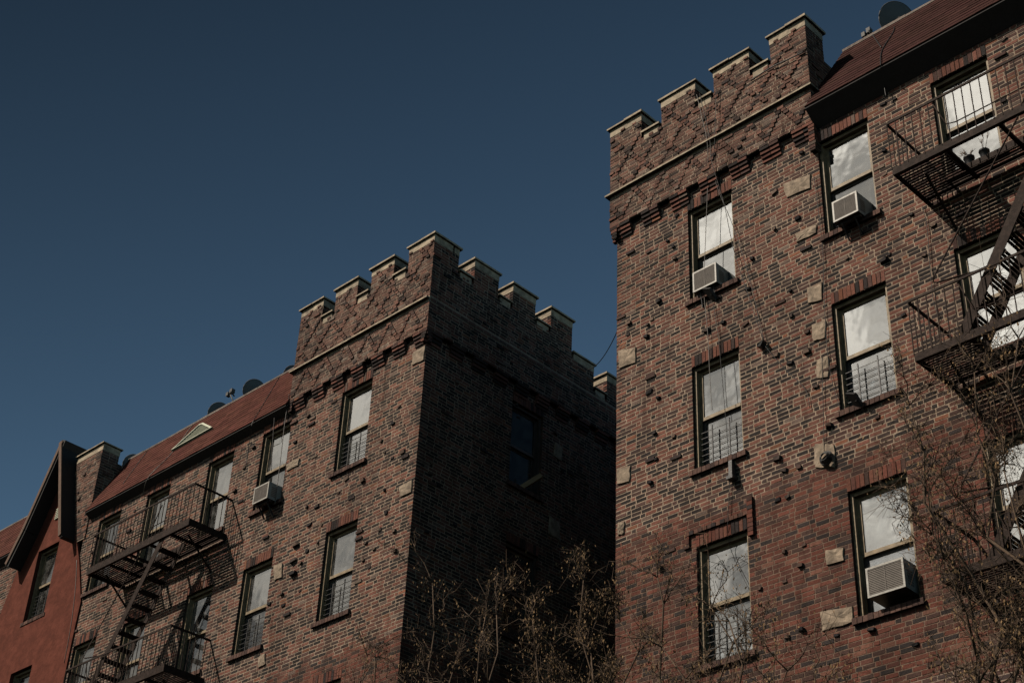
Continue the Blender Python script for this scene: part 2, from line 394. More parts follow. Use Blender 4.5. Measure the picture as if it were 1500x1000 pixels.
def lattice(x0, xv, pv=.62):
    """centres of the raised headers of the diamond pattern on a course at height z"""
    def f(z, u0, u1):
        c = []
        if 17.3 < z < 18.62:
            for sg in (1, -1):
                o_ = x0 + sg * (z - 17.66) / 1.22; k = math.ceil((u0 - o_) / .6)
                while o_ + k * .6 < u1: c.append(o_ + k * .6); k += 1
        if 16.62 < z < 17.19:
            d = (17.17 - z) * .62; k = math.ceil((u0 - xv) / pv) - 1
            while xv + k * pv < u1 + pv:
                c += [xv + k * pv - d, xv + k * pv + d]; k += 1
        return sorted(q for q in c if u0 + .03 < q < u1 - .03)
    return f
def courses_h(mb, u0, u1, z0, z1, w, holes=(), lat=None):
    """parapet brickwork with raised headers laid on the diamond pattern"""
    k = math.floor((z0 - Z0) / CH + .01)
    while Z0 + k * CH < z1 - .012:
        a = max(Z0 + k * CH, z0); b = min(Z0 + (k + 1) * CH, z1); J = .0085
        if b - a < .02: k += 1; continue
        zm = (a + b) / 2
        for s0, s1 in spans(u0, u1, [(h[0], h[1]) for h in holes if h[2] < zm < h[3]]):
            hd = []
            for c in (lat(zm, s0, s1) if lat else []):
                h0, h1 = max(c - .049, s0), min(c + .049, s1)
                if hd and h0 < hd[-1][1]: hd[-1] = (hd[-1][0], h1)
                else: hd.append((h0, h1))
            for h0, h1 in hd:
                if rnd.random() < .12: h_ = w - .002
                else: h_ = w - U(.010, .026)
                brick(mb, h0 + J * .6, h1 - J * .6, a + J * .7, b - J * .7, h_, w + .1, brick_col(zm, dark=rnd.random() < .10), 1.3)
            for g0, g1 in spans(s0, s1, hd):
                u = g0
                while u < g1 - .01:
                    L_ = .095 if rnd.random() < .3 else .2
                    e = min(u + L_ * U(.95, 1.05), g1)
                    if g1 - e < .045: e = g1
                    wf = w - .001 - abs(rnd.gauss(0, .0018))
                    if rnd.random() < .02: wf = w - U(.012, .028)
                    brick(mb, u + (J if u > s0 else 0), e - (J if e < s1 else 0), a + J, b - J, wf, w + .1, None, rough=1.2)
                    u = e
        k += 1

def coping(parent, x0, x1, y0, y1, zt, kind='merlon'):
    """thin coping slab over a pale stone band; the band runs on the wall face"""
    mb = MB(); o = .05
    n = max(1, round(max(x1 - x0, y1 - y0) / .45))
    along_x = (x1 - x0) > (y1 - y0)
    for i in range(n):
        e = U(-.012, .012)
        if along_x: a = x0 - o + (x1 - x0 + 2 * o) * i / n + .002; b = x0 - o + (x1 - x0 + 2 * o) * (i + 1) / n - .002; mb.box((a, y0 - o + e, zt - .036 + U(-.004, .004)), (b, y1 + o, zt + U(-.008, .006)))
        else: a = y0 - o + (y1 - y0 + 2 * o) * i / n + .002; b = y0 - o + (y1 - y0 + 2 * o) * (i + 1) / n - .002; mb.box((x0 - o, a, zt - .036 + U(-.003, .003)), (x1 + o + e, b, zt + U(-.004, .004)))
    mb.box((x0 - .006, y0 - .006, zt - .195), (x1 + .006, y1 + .006, zt - .038))
    return mb.build('coping', 'coping', parent)

def tower_front(B, xL, xR, merl, cren_z, lat, notches, wallname='parapet', right_end=None):
    """crenellated parapet standing 0.1 m proud on a corbel table, at y = 15.9"""
    w = -.1; mb = MB()
    # body, stepped top
    tops = [(a, b, 18.63) for a, b in merl]; gaps = []
    cur = xL
    for a, b in merl:
        if a > cur + .01: gaps.append((cur, a))
        cur = b
    if xR > cur + .01: gaps.append((cur, xR))
    holes = [(a, b, 18.15, 19.) for a, b in gaps] + [(xL - 1, xR + 1, 17.19, 17.285)]
    nh = [(a, b, 16.0, 16.585) for a, b in notches]
    courses_h(mb, xL, xR, 16.58, 18.63, w, holes, lat)
    # mortar sheet of the proud face, its underside and ends
    ex = [(a, b, 18.15, 18.64) for a, b in gaps]
    sheet(mb, xL, xR, 16.585, 18.63, w + .0015, ex, depth=.0)
    # corbels: three stepped courses between the notches
    cur = xL; cor = []
    for a, b in notches:
        if a > cur: cor.append((cur, a))
        cur = b
    if xR > cur: cor.append((cur, xR))
    for a, b in cor:
        for i, pr in enumerate((.098, .075, .05, .025)):
            z1 = 16.58 - i * CH
            n = max(1, round((b - a) / .17))
            for k in range(n):
                u0 = a + (b - a) * k / n; u1 = a + (b - a) * (k + 1) / n
                brick(mb, u0 + (.004 if k else 0), u1 - .004, z1 - CH + .014, z1 - .002, -pr - U(0, .004), .05, brick_col(16.5), 1.)
            mb.box((a + .004, -pr + .03, z1 - CH - .001), (b - .004, .02, z1 - CH + .015), c=(.10, .075, .06), m=1)
    mb.box((xL + .001, -.085, 16.572), (xR - .001, .1, 16.586), c=(.10, .075, .06), m=1)
    o = mb.build(wallname, ['brick', 'mortar'], B, xf=FRONT)
    return o

# ==================================================================== LEFT BUILDING
ZG = -1.6
B1 = empty('apartment_building', (-24.6, 21, ZG), 'brick apartment building at left with dark courtyard side, crenellated corner tower and red stucco gable', 'building', 'twin brick apartment buildings')
B2 = empty('apartment_building', (-8, 21, ZG), 'sunlit brick apartment building filling the right half, with crenellated tower beside its dark red roof', 'building', 'twin brick apartment buildings')

def wall_front(B, x0, x1, z0, z1, cols, rows, extra_holes=(), lumps=(), edges=()):
    mb = MB(); holes = []; bh = []
    for c0, c1 in cols:
        for zh in rows:
            holes.append((c0, c1, zh - 1.78, zh)); bh.append((c0, c1, zh - 1.867, zh + .2))
    # bricks beside lintel & sill stay; openings only
    courses(mb, x0, x1, z0, z1, 0., bh + list(extra_holes))
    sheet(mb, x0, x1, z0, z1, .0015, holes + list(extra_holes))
    for c0, c1 in cols:
        for zh in rows:
            soldiers(mb, c0 - .0, c1 + .0, zh, zh + .2, 0.)
    for (u, z) in lumps: lump(mb, u, z, 0., U(.8, 1.25))
    return mb
STONES_R = [[(-13.92,14.129),(-13.534,14.028),(-13.535,13.722),(-13.894,13.765)],[(-10.603,15.742),(-10.09,15.654),(-10.097,15.395),(-10.556,15.428)],[(-10.451,14.699),(-10.05,14.688),(-10.083,14.533),(-10.435,14.517)],[(-10.313,13.655),(-10.055,13.615),(-10.068,13.315),(-10.315,13.368)],[(-10.284,12.99),(-10.049,12.965),(-10.065,12.675),(-10.288,12.686)],[(-10.234,12.377),(-10.041,12.361),(-10.07,12.02),(-10.278,12.061)],[(-10.382,11.078),(-10.061,10.957),(-10.084,10.589),(-10.411,10.707)],[(-13.931,11.982),(-13.648,11.937),(-13.659,11.65),(-13.929,11.699)],[(-13.899,11.042),(-13.765,11.021),(-13.776,10.821),(-13.898,10.838)],[(-10.338,9.463),(-10.055,9.421),(-10.072,9.236),(-10.343,9.25)],[(-10.501,8.647),(-9.999,8.596),(-10.001,8.357),(-10.491,8.363)]]
STONES_L = [[(-18.94,15.95),(-18.61,15.95),(-18.61,16.27),(-18.94,16.27)],[(-18.992,13.449),(-18.655,13.472),(-18.638,13.206),(-18.933,13.214)],[(-22.424,15.148),(-22.024,15.145),(-22.032,14.989),(-22.394,14.988)],[(-22.402,12.974),(-22.132,12.964),(-22.09,12.634),(-22.321,12.631)],[(-22.482,11.166),(-22.296,11.212),(-22.23,10.971),(-22.438,10.955)]]
LUMPS_R = [(-12.665,16.207),(-13.265,15.766),(-12.721,15.356),(-12.866,15.788),(-13.677,14.546),(-13.293,14.342),(-13.051,14.679),(-13.328,14.136),(-12.133,13.714),(-11.423,13.515),(-10.604,13.285),(-10.35,12.9),(-10.686,12.511),(-10.394,12.583),(-10.924,12.752),(-11.349,14.124),(-10.798,14.964),(-10.382,14.957),(-10.762,15.666),(-11.824,13.725),(-13.099,12.904),(-12.749,15.612),(-11.236,14.633),(-10.594,13.725),(-10.286,11.958),(-13.281,13.082),(-12.809,12.123),(-13.174,12.305),(-10.994,11.069),(-10.893,10.852),(-10.123,11.258),(-13.153,11.854),(-13.262,11.495),(-10.731,9.37),(-10.667,9.648),(-10.974,9.645),(-11.002,9.225),(-11.4,9.237),(-10.775,8.479),(-11.011,8.449),(-11.034,10.445),(-10.876,10.432),(-13.1,10.06),(-8.758,16.259),(-8.561,16.24),(-8.828,15.399),(-8.872,14.978),(-10.377,14.965),(-6.778,16.274),(-8.225,13.722),(-8.533,14.066),(-10.219,16.145),(-10.369,14.972),(-9.025,13.501),(-8.949,13.579),(-9.614,13.847),(-8.415,13.297),(-8.232,13.699),(-8.833,12.497),(-9.382,11.105),(-9.018,11.34),(-10.136,11.265),(-10.29,11.958),(-10.387,12.571),(-10.375,12.901),(-10.273,8.267),(-9.179,7.845),(-9.757,8.198),(-8.781,10.415),(-10.122,11.267)]
LUMPS_L = [(-19.198,15.183),(-19.016,14.731),(-19.322,14.875),(-21.93,16.053),(-21.486,15.555),(-22.249,15.588),(-18.98,14.146),(-19.262,14.128),(-19.612,14.607),(-19.479,14.322),(-20.01,13.93),(-20.504,14.146),(-19.376,13.511),(-20.705,13.927),(-21.596,13.933),(-21.304,13.843),(-19.283,13.027),(-19.402,12.738),(-19.012,12.587),(-19.76,12.597),(-19.514,12.402),(-18.933,12.181),(-19.778,12.269),(-21.426,12.962),(-21.778,13.196),(-21.134,13.038),(-21.79,12.882),(-21.562,12.762),(-21.494,12.193),(-21.738,12.6),(-21.453,13.51),(-21.092,13.39),(-22.388,12.194),(-22.022,12.278),(-21.942,12.041),(-23.697,14.782),(-23.648,15.993),(-23.877,15.606),(-22.248,15.583),(-23.614,15.981),(-24.06,15.135),(-23.86,15.606)]
WIRES_R = [[(-12.075,15.84,18.378),(-11.979,15.84,17.803),(-11.889,15.84,17.166),(-12.0,15.95,16.421),(-12.101,15.95,15.077),(-12.138,15.95,14.381),(-12.095,15.95,13.672),(-12.081,15.95,12.833),(-12.059,15.95,12.261)],[(-11.665,15.84,18.291),(-11.736,15.84,17.235),(-11.847,15.94,16.524),(-11.529,15.94,15.372),(-11.275,15.94,14.27),(-11.086,15.94,13.094),(-11.017,15.94,12.862),(-10.743,15.97,12.403),(-10.458,15.97,11.976),(-10.405,15.97,11.652)],[(-12.013,15.84,18.368),(-11.844,15.84,17.298),(-11.814,15.84,16.76),(-11.679,15.93,15.906),(-11.522,15.93,14.868),(-11.287,15.93,13.886),(-11.064,15.93,12.978)],[(-10.028,15.97,15.563),(-9.985,15.97,14.2),(-10.023,15.97,13.471),(-10.043,15.97,12.224),(-9.916,15.97,11.378)],[(-8.339,15.97,14.103),(-8.309,15.97,13.7),(-8.358,15.97,12.604),(-8.306,15.97,12.181)],[(-10.142,15.97,12.403),(-10.191,15.97,11.531),(-10.229,15.97,10.901)],[(-11.984,15.97,14.124),(-11.934,15.97,13.695),(-11.904,15.97,13.345),(-11.81,15.97,11.267),(-11.874,15.97,10.337),(-11.919,16.1,9.983),(-11.65,16.1,9.328)]]
ROOFW_L = [[(-24.058, 16.69, 18.281), (-23.736, 16.186, 17.261), (-23.478, 15.766, 16.412), (-23.562, 15.83, 16.203), (-23.807, 15.98, 16.128), (-23.791, 15.98, 15.622)], [(-22.474, 15.85, 16.71), (-22.542, 15.9, 16.509), (-22.557, 15.9, 16.115), (-22.521, 15.9, 14.997), (-22.511, 15.9, 14.271)], [(-22.956, 15.9, 16.539), (-22.874, 15.9, 15.774), (-22.783, 15.9, 15.092)], [(-27.141, 16.654, 18.209), (-26.927, 16.134, 17.155), (-27.153, 15.803, 16.485), (-27.548, 15.98, 16.24)], [(-28.801, 16.598, 18.095), (-28.671, 16.283, 17.457), (-28.53, 15.997, 16.878)]]
ROOFW_R = [[(-8.848, 16.798, 18.501), (-8.784, 16.61, 18.199), (-8.765, 16.162, 17.477), (-8.563, 15.698, 16.731), (-8.666, 15.9, 16.665), (-8.649, 15.9, 16.273)], [(-9.352, 16.992, 18.814), (-8.835, 16.278, 17.665)]]
# procedural brick for faces too hidden or far to lay brick by brick
def brick_far():
    m, nt, out = mat('brick_pattern'); L = nt.links.new
    b = N(nt, 'BsdfPrincipled', Roughness=.9); b.inputs['Specular IOR Level'].default_value = .25
    tc = N(nt, 'TexCoord'); sx = N(nt, 'SeparateXYZ'); L(tc.outputs['Object'], sx.inputs[0])
    ge = N(nt, 'NewGeometry'); sn = N(nt, 'SeparateXYZ'); L(ge.outputs['True Normal'], sn.inputs[0])
    ab = N(nt, 'Math', operation='ABSOLUTE'); L(sn.outputs[0], ab.inputs[0])
    gt = N(nt, 'Math', operation='GREATER_THAN'); gt.inputs[1].default_value = .5; L(ab.outputs[0], gt.inputs[0])
    mxx = N(nt, 'Mix', data_type='FLOAT'); L(gt.outputs[0], mxx.inputs[0]); L(sx.outputs[0], mxx.inputs[2]); L(sx.outputs[1], mxx.inputs[3])
    cb = N(nt, 'CombineXYZ'); L(mxx.outputs[0], cb.inputs[0]); L(sx.outputs[2], cb.inputs[1])
    t = N(nt, 'TexBrick', Scale=1.); t.inputs['Mortar Size'].default_value = .0075; t.inputs['Brick Width'].default_value = .21; t.inputs['Row Height'].default_value = CH
    t.inputs['Color1'].default_value = (.18, .08, .06, 1); t.inputs['Color2'].default_value = (.06, .042, .04, 1); t.inputs['Mortar'].default_value = (.30, .225, .175, 1)
    L(cb.outputs[0], t.inputs['Vector'])
    n = N(nt, 'TexNoise', Scale=12., Detail=8.); L(tc.outputs['Object'], n.inputs['Vector'])
    r = ramp(nt, [(.3, (.7,) * 3), (.7, (1.2,) * 3)]); L(n.outputs['Fac'], r.inputs['Fac'])
    mx = N(nt, 'Mix', data_type='RGBA', blend_type='MULTIPLY'); mx.inputs[0].default_value = 1; L(t.outputs['Color'], mx.inputs[6]); L(r.outputs['Color'], mx.inputs[7]); L(mx.outputs[2], b.inputs['Base Color'])
    bp = N(nt, 'Bump', Strength=.8, Distance=.012, invert=True); L(t.outputs['Fac'], bp.inputs['Height']); L(bp.outputs['Normal'], b.inputs['Normal'])
    L(b.outputs['BSDF'], out.inputs['Surface']); return m
M['brick_far'] = brick_far()
ZB = 7.4        # below this the brickwork is out of sight and is a pattern only

# ---- left building: front
stH = [(-32.25, -29.78, 0, 17.2)]
mb = wall_front(B1, -36, -18.6, ZB, 16.58, LC, ROWS, stH, LUMPS_L)
mb.build('wall', ['brick', 'mortar'], B1, xf=FRONT)
mb = wall_front(B2, -13.95, -1.5, ZB, 16.72, RC, ROWS, [], LUMPS_R)
# broken brick fin beside the lowest lintel of the first column, and the projecting lintel itself
for i in range(9): brick(mb, -11.53, -11.44, 10.04 + i * CH + .004, 10.04 + (i + 1) * CH - .005, -.045 - U(0, .01), .05)
for i in range(14): brick(mb, -12.62 + i * .078, -12.55 + i * .078, 10.385, 10.445, -.035 - U(0, .01), .05, rnd.choice([(.05, .04, .04), (.10, .06, .05), (.15, .08, .06)]))
for i in range(3): brick(mb, -12.66 + i * .03, -12.56, 10.2 + i * CH, 10.26 + i * CH, -.035, .05)
mb.build('wall', ['brick', 'mortar'], B2, xf=FRONT)

# ---- courtyard side of the left building, outer side of the right one
SC = [(18.30, 19.16)]; SC2 = [(22.6, 23.46)]
def side_wall(B, kind, k, cols, flip):
    c = [(-b, -a) for a, b in cols] if flip else cols
    u0, u1 = ((-27., -16.) if flip else (16., 27.))
    mb = MB(); holes = [(a, b, z - 1.78, z) for a, b in c for z in ROWS]; bh = [(a, b, z - 1.867, z + .2) for a, b in c for z in ROWS]
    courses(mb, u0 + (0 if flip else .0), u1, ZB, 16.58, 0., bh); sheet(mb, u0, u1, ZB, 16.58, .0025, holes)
    for a, b in c:
        for z in ROWS: soldiers(mb, a, b, z, z + .2, 0.)
    for _ in range(60): lump(mb, U(u0 + .3, u1 - .3), U(9, 16.2), 0., U(.8, 1.2))
    return mb.build('wall', ['brick', 'mortar'], B, xf=XF(kind, k))
side_wall(B1, 'right', -18.6, SC + SC2, False)
side_wall(B2, 'left', -13.95, SC + SC2, True)

# ---- towers
mL = [(-22.48, -21.79), (-21.39, -20.72), (-20.30, -19.64), (-19.21, -18.5)]
mR = [(-14.03, -13.33), (-12.88, -12.15), (-11.76, -11.03), (-10.61, -9.92)]
def notch_list(c0, n, pitch, wd=.25): return [(c0 + i * pitch - wd / 2, c0 + i * pitch + wd / 2) for i in range(n)]
nL = notch_list(-21.94, 6, .585); nR = notch_list(-13.48, 6, .605)
tower_front(B1, -22.5, -18.5, mL, 18.15, lattice(-21.73, -22.09), nL)
tower_front(B2, -14.03, -9.92, mR, 18.15, lattice(-13.31, -13.48, .6), nR)
# side parapets
def side_parapet(B, kind, k, merl_hi, merl_lo, yend, flip, lat, nt_):
    fl = (lambda l: [(-b, -a) for a, b in l][::-1]) if flip else (lambda l: l)
    w = -.1; mb = MB(); y0 = 15.9; ymid = merl_hi[-1][1]
    def gaps(ms, a, b):
        g = []; cur = a
        for p, q in ms:
            if p > cur + .01: g.append((cur, p))
            cur = q
        if b > cur + .01: g.append((cur, b))
        return g
    gh = gaps(merl_hi, y0, ymid); gl = gaps(merl_lo, ymid, yend)
    H = [(a, b, 18.15, 19) for a, b in gh] + [(ymid, yend, 17.9, 19)] + [(a, b, 17.37, 19) for a, b in gl]
    HF = [(-b, -a, c, d) for a, b, c, d in H] if flip else H
    u0, u1 = (-yend, -y0) if flip else (y0, yend)
    HS = HF + [(u0 - 1, u1 + 1, 17.19, 17.285)]
    courses_h(mb, u0, u1, 16.58, 18.63, w, HS, lat)
    sheet(mb, u0, u1, 16.585, 18.63, w + .0015, HF, depth=0.)
    no = fl(nt_); cur = u0
    for a, b in no + [(u1, u1)]:
        if a > cur:
            for i, pr in enumerate((.098, .075, .05, .025)):
                z1 = 16.58 - i * CH; brick(mb, cur, a, z1 - CH + .014, z1 - .002, -pr, .05)
                mb.box((cur + .004, -pr + .03, z1 - CH - .001), (a - .004, .02, z1 - CH + .015), c=(.10, .075, .06), m=1)
        cur = b
    mb.box((u0 + .001, -.085, 16.572), (u1 - .001, .1, 16.586), c=(.10, .075, .06), m=1)
    mb.build('parapet', ['brick', 'mortar'], B, xf=XF(kind, k))
    return gh, gl
mS = [(15.9, 16.56), (16.99, 17.66), (18.07, 18.72), (19.18, 19.82)]
mSl = [(19.82, 20.50), (20.91, 21.6), (22.0, 22.7), (23.1, 23.8), (24.2, 24.9), (25.3, 26.0)]
nS = notch_list(16.45, 17, .585)
WARM[0] = False  # side parapets take the darker brick mix to deepen the courtyard shade
ghL, glL = side_parapet(B1, 'right', -18.6, mS, mSl, 27., False, None, nS)
side_parapet(B2, 'left', -13.93, mS, mSl, 27., True, None, nS)
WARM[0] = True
# right tower: its far side standing above the roof
mb = MB(); courses_h(mb, 15.9, 16.38, 16.0, 18.63, -.09, []); courses_h(mb, 16.38, 18., 16.5, 18.15, -.09, [])
sheet(mb, 15.9, 16.38, 16.0, 18.63, -.087, [], 0); sheet(mb, 16.38, 18., 16.5, 18.15, -.087, [], 0)
mb.build('parapet', ['brick', 'mortar'], B2, xf=XF('right', -10.01))
mb = MB(); courses_h(mb, -16.38, -15.9, 16.3, 18.63, -.09, []); sheet(mb, -16.38, -15.9, 16.3, 18.63, -.087, [], 0)
mb.build('parapet', ['brick', 'mortar'], B1, xf=XF('left', -22.41))
# cores behind the brick skins (backs and cheeks of merlons)
def cores(B, xs, side_x, ms, ml, sgn):
    mb = MB()
    for a, b in xs: mb.box((a + .012, 15.985, 17.3), (b - .012, 16.38, 18.62), skip=(0, 1))
    x0, x1 = xs[0][0], xs[-1][1]
    mb.box((x0 + .01, 15.99, 16.6), (x1 - .01, 16.375, 18.14), skip=(0,))
    a, b = sorted((side_x - sgn * .09, side_x - sgn * .48))
    for p, q in ms[1:]: mb.box((a, p + .005, 17.3), (b, q - .005, 18.62), skip=(0, 1))
    mb.box((a + .003, 16.38, 16.6), (b - .003, ms[-1][1] - .01, 18.14), skip=(0,))
    for p, q in ml: mb.box((a, p + .007, 17.), (b, q - .005, 17.88), skip=(0, 1))
    mb.box((a + .003, ms[-1][1] - .005, 16.6), (b - .003, 27., 17.36), skip=(0,))
    mb.build('parapet_core', 'brick_far', B)
cores(B1, mL, -18.5, mS, mSl, 1); cores(B2, mR, -14.03, mS, mSl, -1)
def cope_all(B, xs, side_x, sgn):
    for a, b in xs: coping(B, a, b, 15.9, 16.38, 18.785)
    for (a, b), (c, d) in zip(xs, xs[1:]): coping(B, b + .07, c - .07, 15.9, 16.36, 18.295)
    a, b = sorted((side_x, side_x - sgn * .46))
    for i, (p, q) in enumerate(mS[1:]): coping(B, a, b, p, q, 18.785)
    for (p, q), (r, s) in zip(mS, mS[1:]): coping(B, a + .003, b - .003, q + .07, r - .07, 18.295)
    for i, (p, q) in enumerate(mSl): coping(B, a, b, p + (.0 if i else .065), q, 18.045)
    for (p, q), (r, s) in zip(mSl, mSl[1:]): coping(B, a + .003, b - .003, q + .07, r - .07, 17.51)
cope_all(B1, mL, -18.5, 1); cope_all(B2, mR, -14.03, -1)
# corner merlon cap of each tower also runs along the side
coping(B1, -18.93, -18.503, 16.44, 16.56, 18.783); 
# string course
def string(B, x0, x1, ends):
    mb = MB(); n = 9; o = .075
    for i in range(n):
        a = x0 - (.06 if ends[0] else 0) + (x1 - x0 + .06 * sum(ends)) * i / n; b = x0 - (.06 if ends[0] else 0) + (x1 - x0 + .06 * sum(ends)) * (i + 1) / n
        mb.box((a + .001, 15.9 - o + U(-.003, .003), 17.24), (b - .001, 16.05, 17.272 + U(-.003, .003)))
    return mb.build('string_course', 'coping', B)
string(B1, -22.5, -18.5, (1, 0)); string(B2, -14.03, -9.92, (1, 1))
for B, x, s in ((B1, -18.5, 1), (B2, -14.03, -1)):
    mb = MB()
    a, b = sorted((x + s * .012, x - s * .12)); mb.box((a, 15.93, 17.2), (b, 26.98, 17.275)); mb.build('string_course', 'brick_far', B)

# ---- limestone blocks
for p in STONES_L: stone_patch(p, 16., B1)
for p in STONES_R: stone_patch(p, 16., B2)
stone_patch([(19.46, 15.45), (19.7, 15.42), (19.72, 15.75), (19.5, 15.8)], -18.6, B1, kind='side')
stone_patch([(19.4, 13.75), (19.72, 13.7), (19.7, 14.1), (19.42, 14.15)], -18.6, B1, kind='side')

# ---- stucco gable bay
mb = MB(); ys = 15.962
def slab(pts): mb.poly([(x, ys, z) for x, z in pts], (0, .06, 0))
g0, g1 = GC
slab([(-32.99, ZB), (g0, ZB), (g0, 16.06), (-32.48, 16.06), (-32.87, 14.95), (-32.99, 13.5)])
slab([(g1, ZB), (-29.29, ZB), (-29.29, 13.24), (-29.26, 14.24), (-29.71, 15.37), (-30.08, 16.06), (g1, 16.06)])
slab([(g0, 8.401), (g0, ZB), (g1, ZB), (g1, 8.401)])
for za, zb in ((10.18, 11.4), (13.18, 14.4)): slab([(g0, za), (g1, za), (g1, zb), (g0, zb)])
slab([(g0, 16.181), (g0 + .0, 16.06), (-32.44, 16.06), (-31.1, 18.72), (-30.12, 16.06), (g1, 16.06), (g1, 16.181)])
mb.build('stucco_wall', 'stucco', B1)
for zh in ROWS:
    mb = MB(); mb.box((g0 - .02, ys + .061, zh - 1.8), (g0 - .002, 16.25, zh + .02)); mb.box((g1 + .002, ys + .061, zh - 1.8), (g1 + .02, 16.25, zh + .02)); mb.box((g0, ys + .061, zh + .002), (g1, 16.25, zh + .02))
    mb.build('window_reveal', 'stucco', B1)
# gable roof
mb = MB(); yf, yb = 15.63, 19.
pk = (-31.1, 18.83)
def rslab(mb, a, b, th, y0, y1):
    d = Vector((b[0] - a[0], 0, b[1] - a[1])).normalized(); n = Vector((d.z, 0, -d.x)); n = n if n.z < 0 else -n
    q = [(a[0], a[1]), (b[0], b[1]), (b[0] + n.x * th, b[1] + n.z * th), (a[0] + n.x * th, a[1] + n.z * th)]
    mb.hexa([(q[3][0], y0, q[3][1]), (q[2][0], y0, q[2][1]), (q[2][0], y1, q[2][1]), (q[3][0], y1, q[3][1]), (q[0][0], y0, q[0][1]), (q[1][0], y0, q[1][1]), (q[1][0], y1, q[1][1]), (q[0][0], y1, q[0][1])])
rslab(mb, pk, (-30.09, 15.95), .10, yf, yb)
rslab(mb, pk, (-32.05, 16.75), .17, yf, yb); rslab(mb, (-32.05, 16.75), (-32.5, 15.97), .17, yf, yb)
gr = mb.build('gable_roof', 'black', B1)
mb = MB()
def barge(a, b, w_, y, inset=0.):
    d = Vector((b[0] - a[0], 0, b[1] - a[1])).normalized(); n = Vector((d.z, 0, -d.x)); n = n if n.z < 0 else -n
    a2 = (a[0] + n.x * w_, a[1] + n.z * w_); b2 = (b[0] + n.x * w_, b[1] + n.z * w_)
    mb.poly([(a[0], y, a[1]), (b[0], y, b[1]), (b2[0], y, b2[1]), (a2[0], y, a2[1])], (0, .03, 0))
barge((-31.09, 18.79), (-30.115, 16.0), .105, yf - .033)
barge((-31.11, 18.79), (-32.05, 16.75), .10, yf - .031); barge((-32.05, 16.75), (-32.5, 16.0), .10, yf - .032)
mb.build('bargeboard', 'board', gr)
mb = MB()
for i in range(6): mb.box((-31.22, 15.93, 16.86 + i * .05), (-30.98, 15.96, 16.885 + i * .05))
mb.build('gable_vent', 'vent', B1)
# pier beside the roof
mb = MB(); courses_h(mb, -30.78, -29.7, 15.9, 18.24, -.03, []); sheet(mb, -30.78, -29.7, 15.9, 18.24, -.027, [], 0)
for u, z in ((-30.3, 17.75), (-30.42, 17.3), (-30.3, 17.1), (-30.2, 16.75)): lump(mb, u, z, -.03, 1.1)
mb.build('pier', ['brick', 'mortar'], B1, xf=FRONT)
mb = MB(); courses_h(mb, 15.97, 16.42, 16.2, 18.24, -.0, []); sheet(mb, 15.97, 16.42, 16.2, 18.24, .003, [], 0)
courses_h(mb, 16.42, 17.3, 16.8, 17.95, 0, []); sheet(mb, 16.42, 17.3, 16.8, 17.95, .003, [], 0)
mb.build('pier', ['brick', 'mortar'], B1, xf=XF('right', -29.7))
mb = MB(); mb.box((-30.77, 15.99, 15.9), (-29.83, 16.42, 18.23)); mb.box((-30.2, 16.43, 16.5), (-29.83, 17.3, 17.94)); mb.build('pier_core', 'brick_far', B1)
coping(B1, -30.78, -29.7, 15.97, 16.42, 18.39)

# ---- shingled mansards
def mansard(B, x0, x1, ye, ze, yr, zr, soffit_z, col, nm='roof'):
    mb = MB(); n = 15
    for r in range(n):
        t0, t1 = r / n, (r + 1) / n
        y0 = ye + (yr - ye) * t0; y1 = ye + (yr - ye) * t1; z0 = ze + (zr - ze) * t0; z1 = ze + (zr - ze) * t1
        sl = math.hypot(yr - ye, zr - ze); ny = -(zr - ze) / sl; nz = (yr - ye) / sl; th = .008
        x = x0 - U(0, .25)
        while x < x1:
            e = min(x + U(.26, .34), x1); a = max(x, x0)
            if e > a + .005:
                k = U(.74, 1.2); c = (col[0] * k, col[1] * k * U(.95, 1.05), col[2] * k); q = th * U(.7, 1.4)
                mb.hexa([(a, y0 + ny * q, z0 + nz * q), (e, y0 + ny * q, z0 + nz * q), (e, y0 - ny * .02, z0 - nz * .02), (a, y0 - ny * .02, z0 - nz * .02),
                         (a, y1 + ny * .001, z1 + nz * .001), (e, y1 + ny * .001, z1 + nz * .001), (e, y1 - ny * .03, z1 - nz * .03), (a, y1 - ny * .03, z1 - nz * .03)], c)
            x = e if e < x1 else x1 + 1
    o = mb.build(nm, 'shingle', B)
    s = MB(); yw = 16.0 - .006; s.hexa([(x0, ye + .012, ze - .035), (x1, ye + .012, ze - .035), (x1, yw, soffit_z - .02), (x0, yw, soffit_z - .02), (x0, ye + .012, ze - .018), (x1, ye + .012, ze - .018), (x1, yw, soffit_z), (x0, yw, soffit_z)]); s.build('eave', 'soffit', o)  # board shaped to thicken the eave shade, tilted down over shadowed brick
    s = MB(); x = x0
    while x < x1:
        e = min(x + U(.6, 1.4), x1); s.box((x + .002, yr - .02, zr - .01), (e - .002, yr + .3, zr + .035 + U(-.012, .012)), c=(.3, .25, .22)); x = e
    s.build('ridge_flashing', 'mortar', o)
    s = MB(); s.hexa([(x0 + .01, ye + .08, ze - .01), (x1 - .01, ye + .08, ze - .01), (x1 - .01, 19, ze - .01), (x0 + .01, 19, ze - .01), (x0 + .01, yr + .03, zr - .015), (x1 - .01, yr + .03, zr - .015), (x1 - .01, 19, zr - .05), (x0 + .01, 19, zr - .05)]); s.build('roof_deck', 'black', o)
    return o
RCOL = (.105, .040, .031)
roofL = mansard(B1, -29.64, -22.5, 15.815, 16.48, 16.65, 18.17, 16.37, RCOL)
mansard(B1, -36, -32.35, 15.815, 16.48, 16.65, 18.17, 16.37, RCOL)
roofR = mansard(B2, -9.93, -1.5, 15.71, 16.72, 17.0, 18.8, 16.46, (.055, .025, .022))
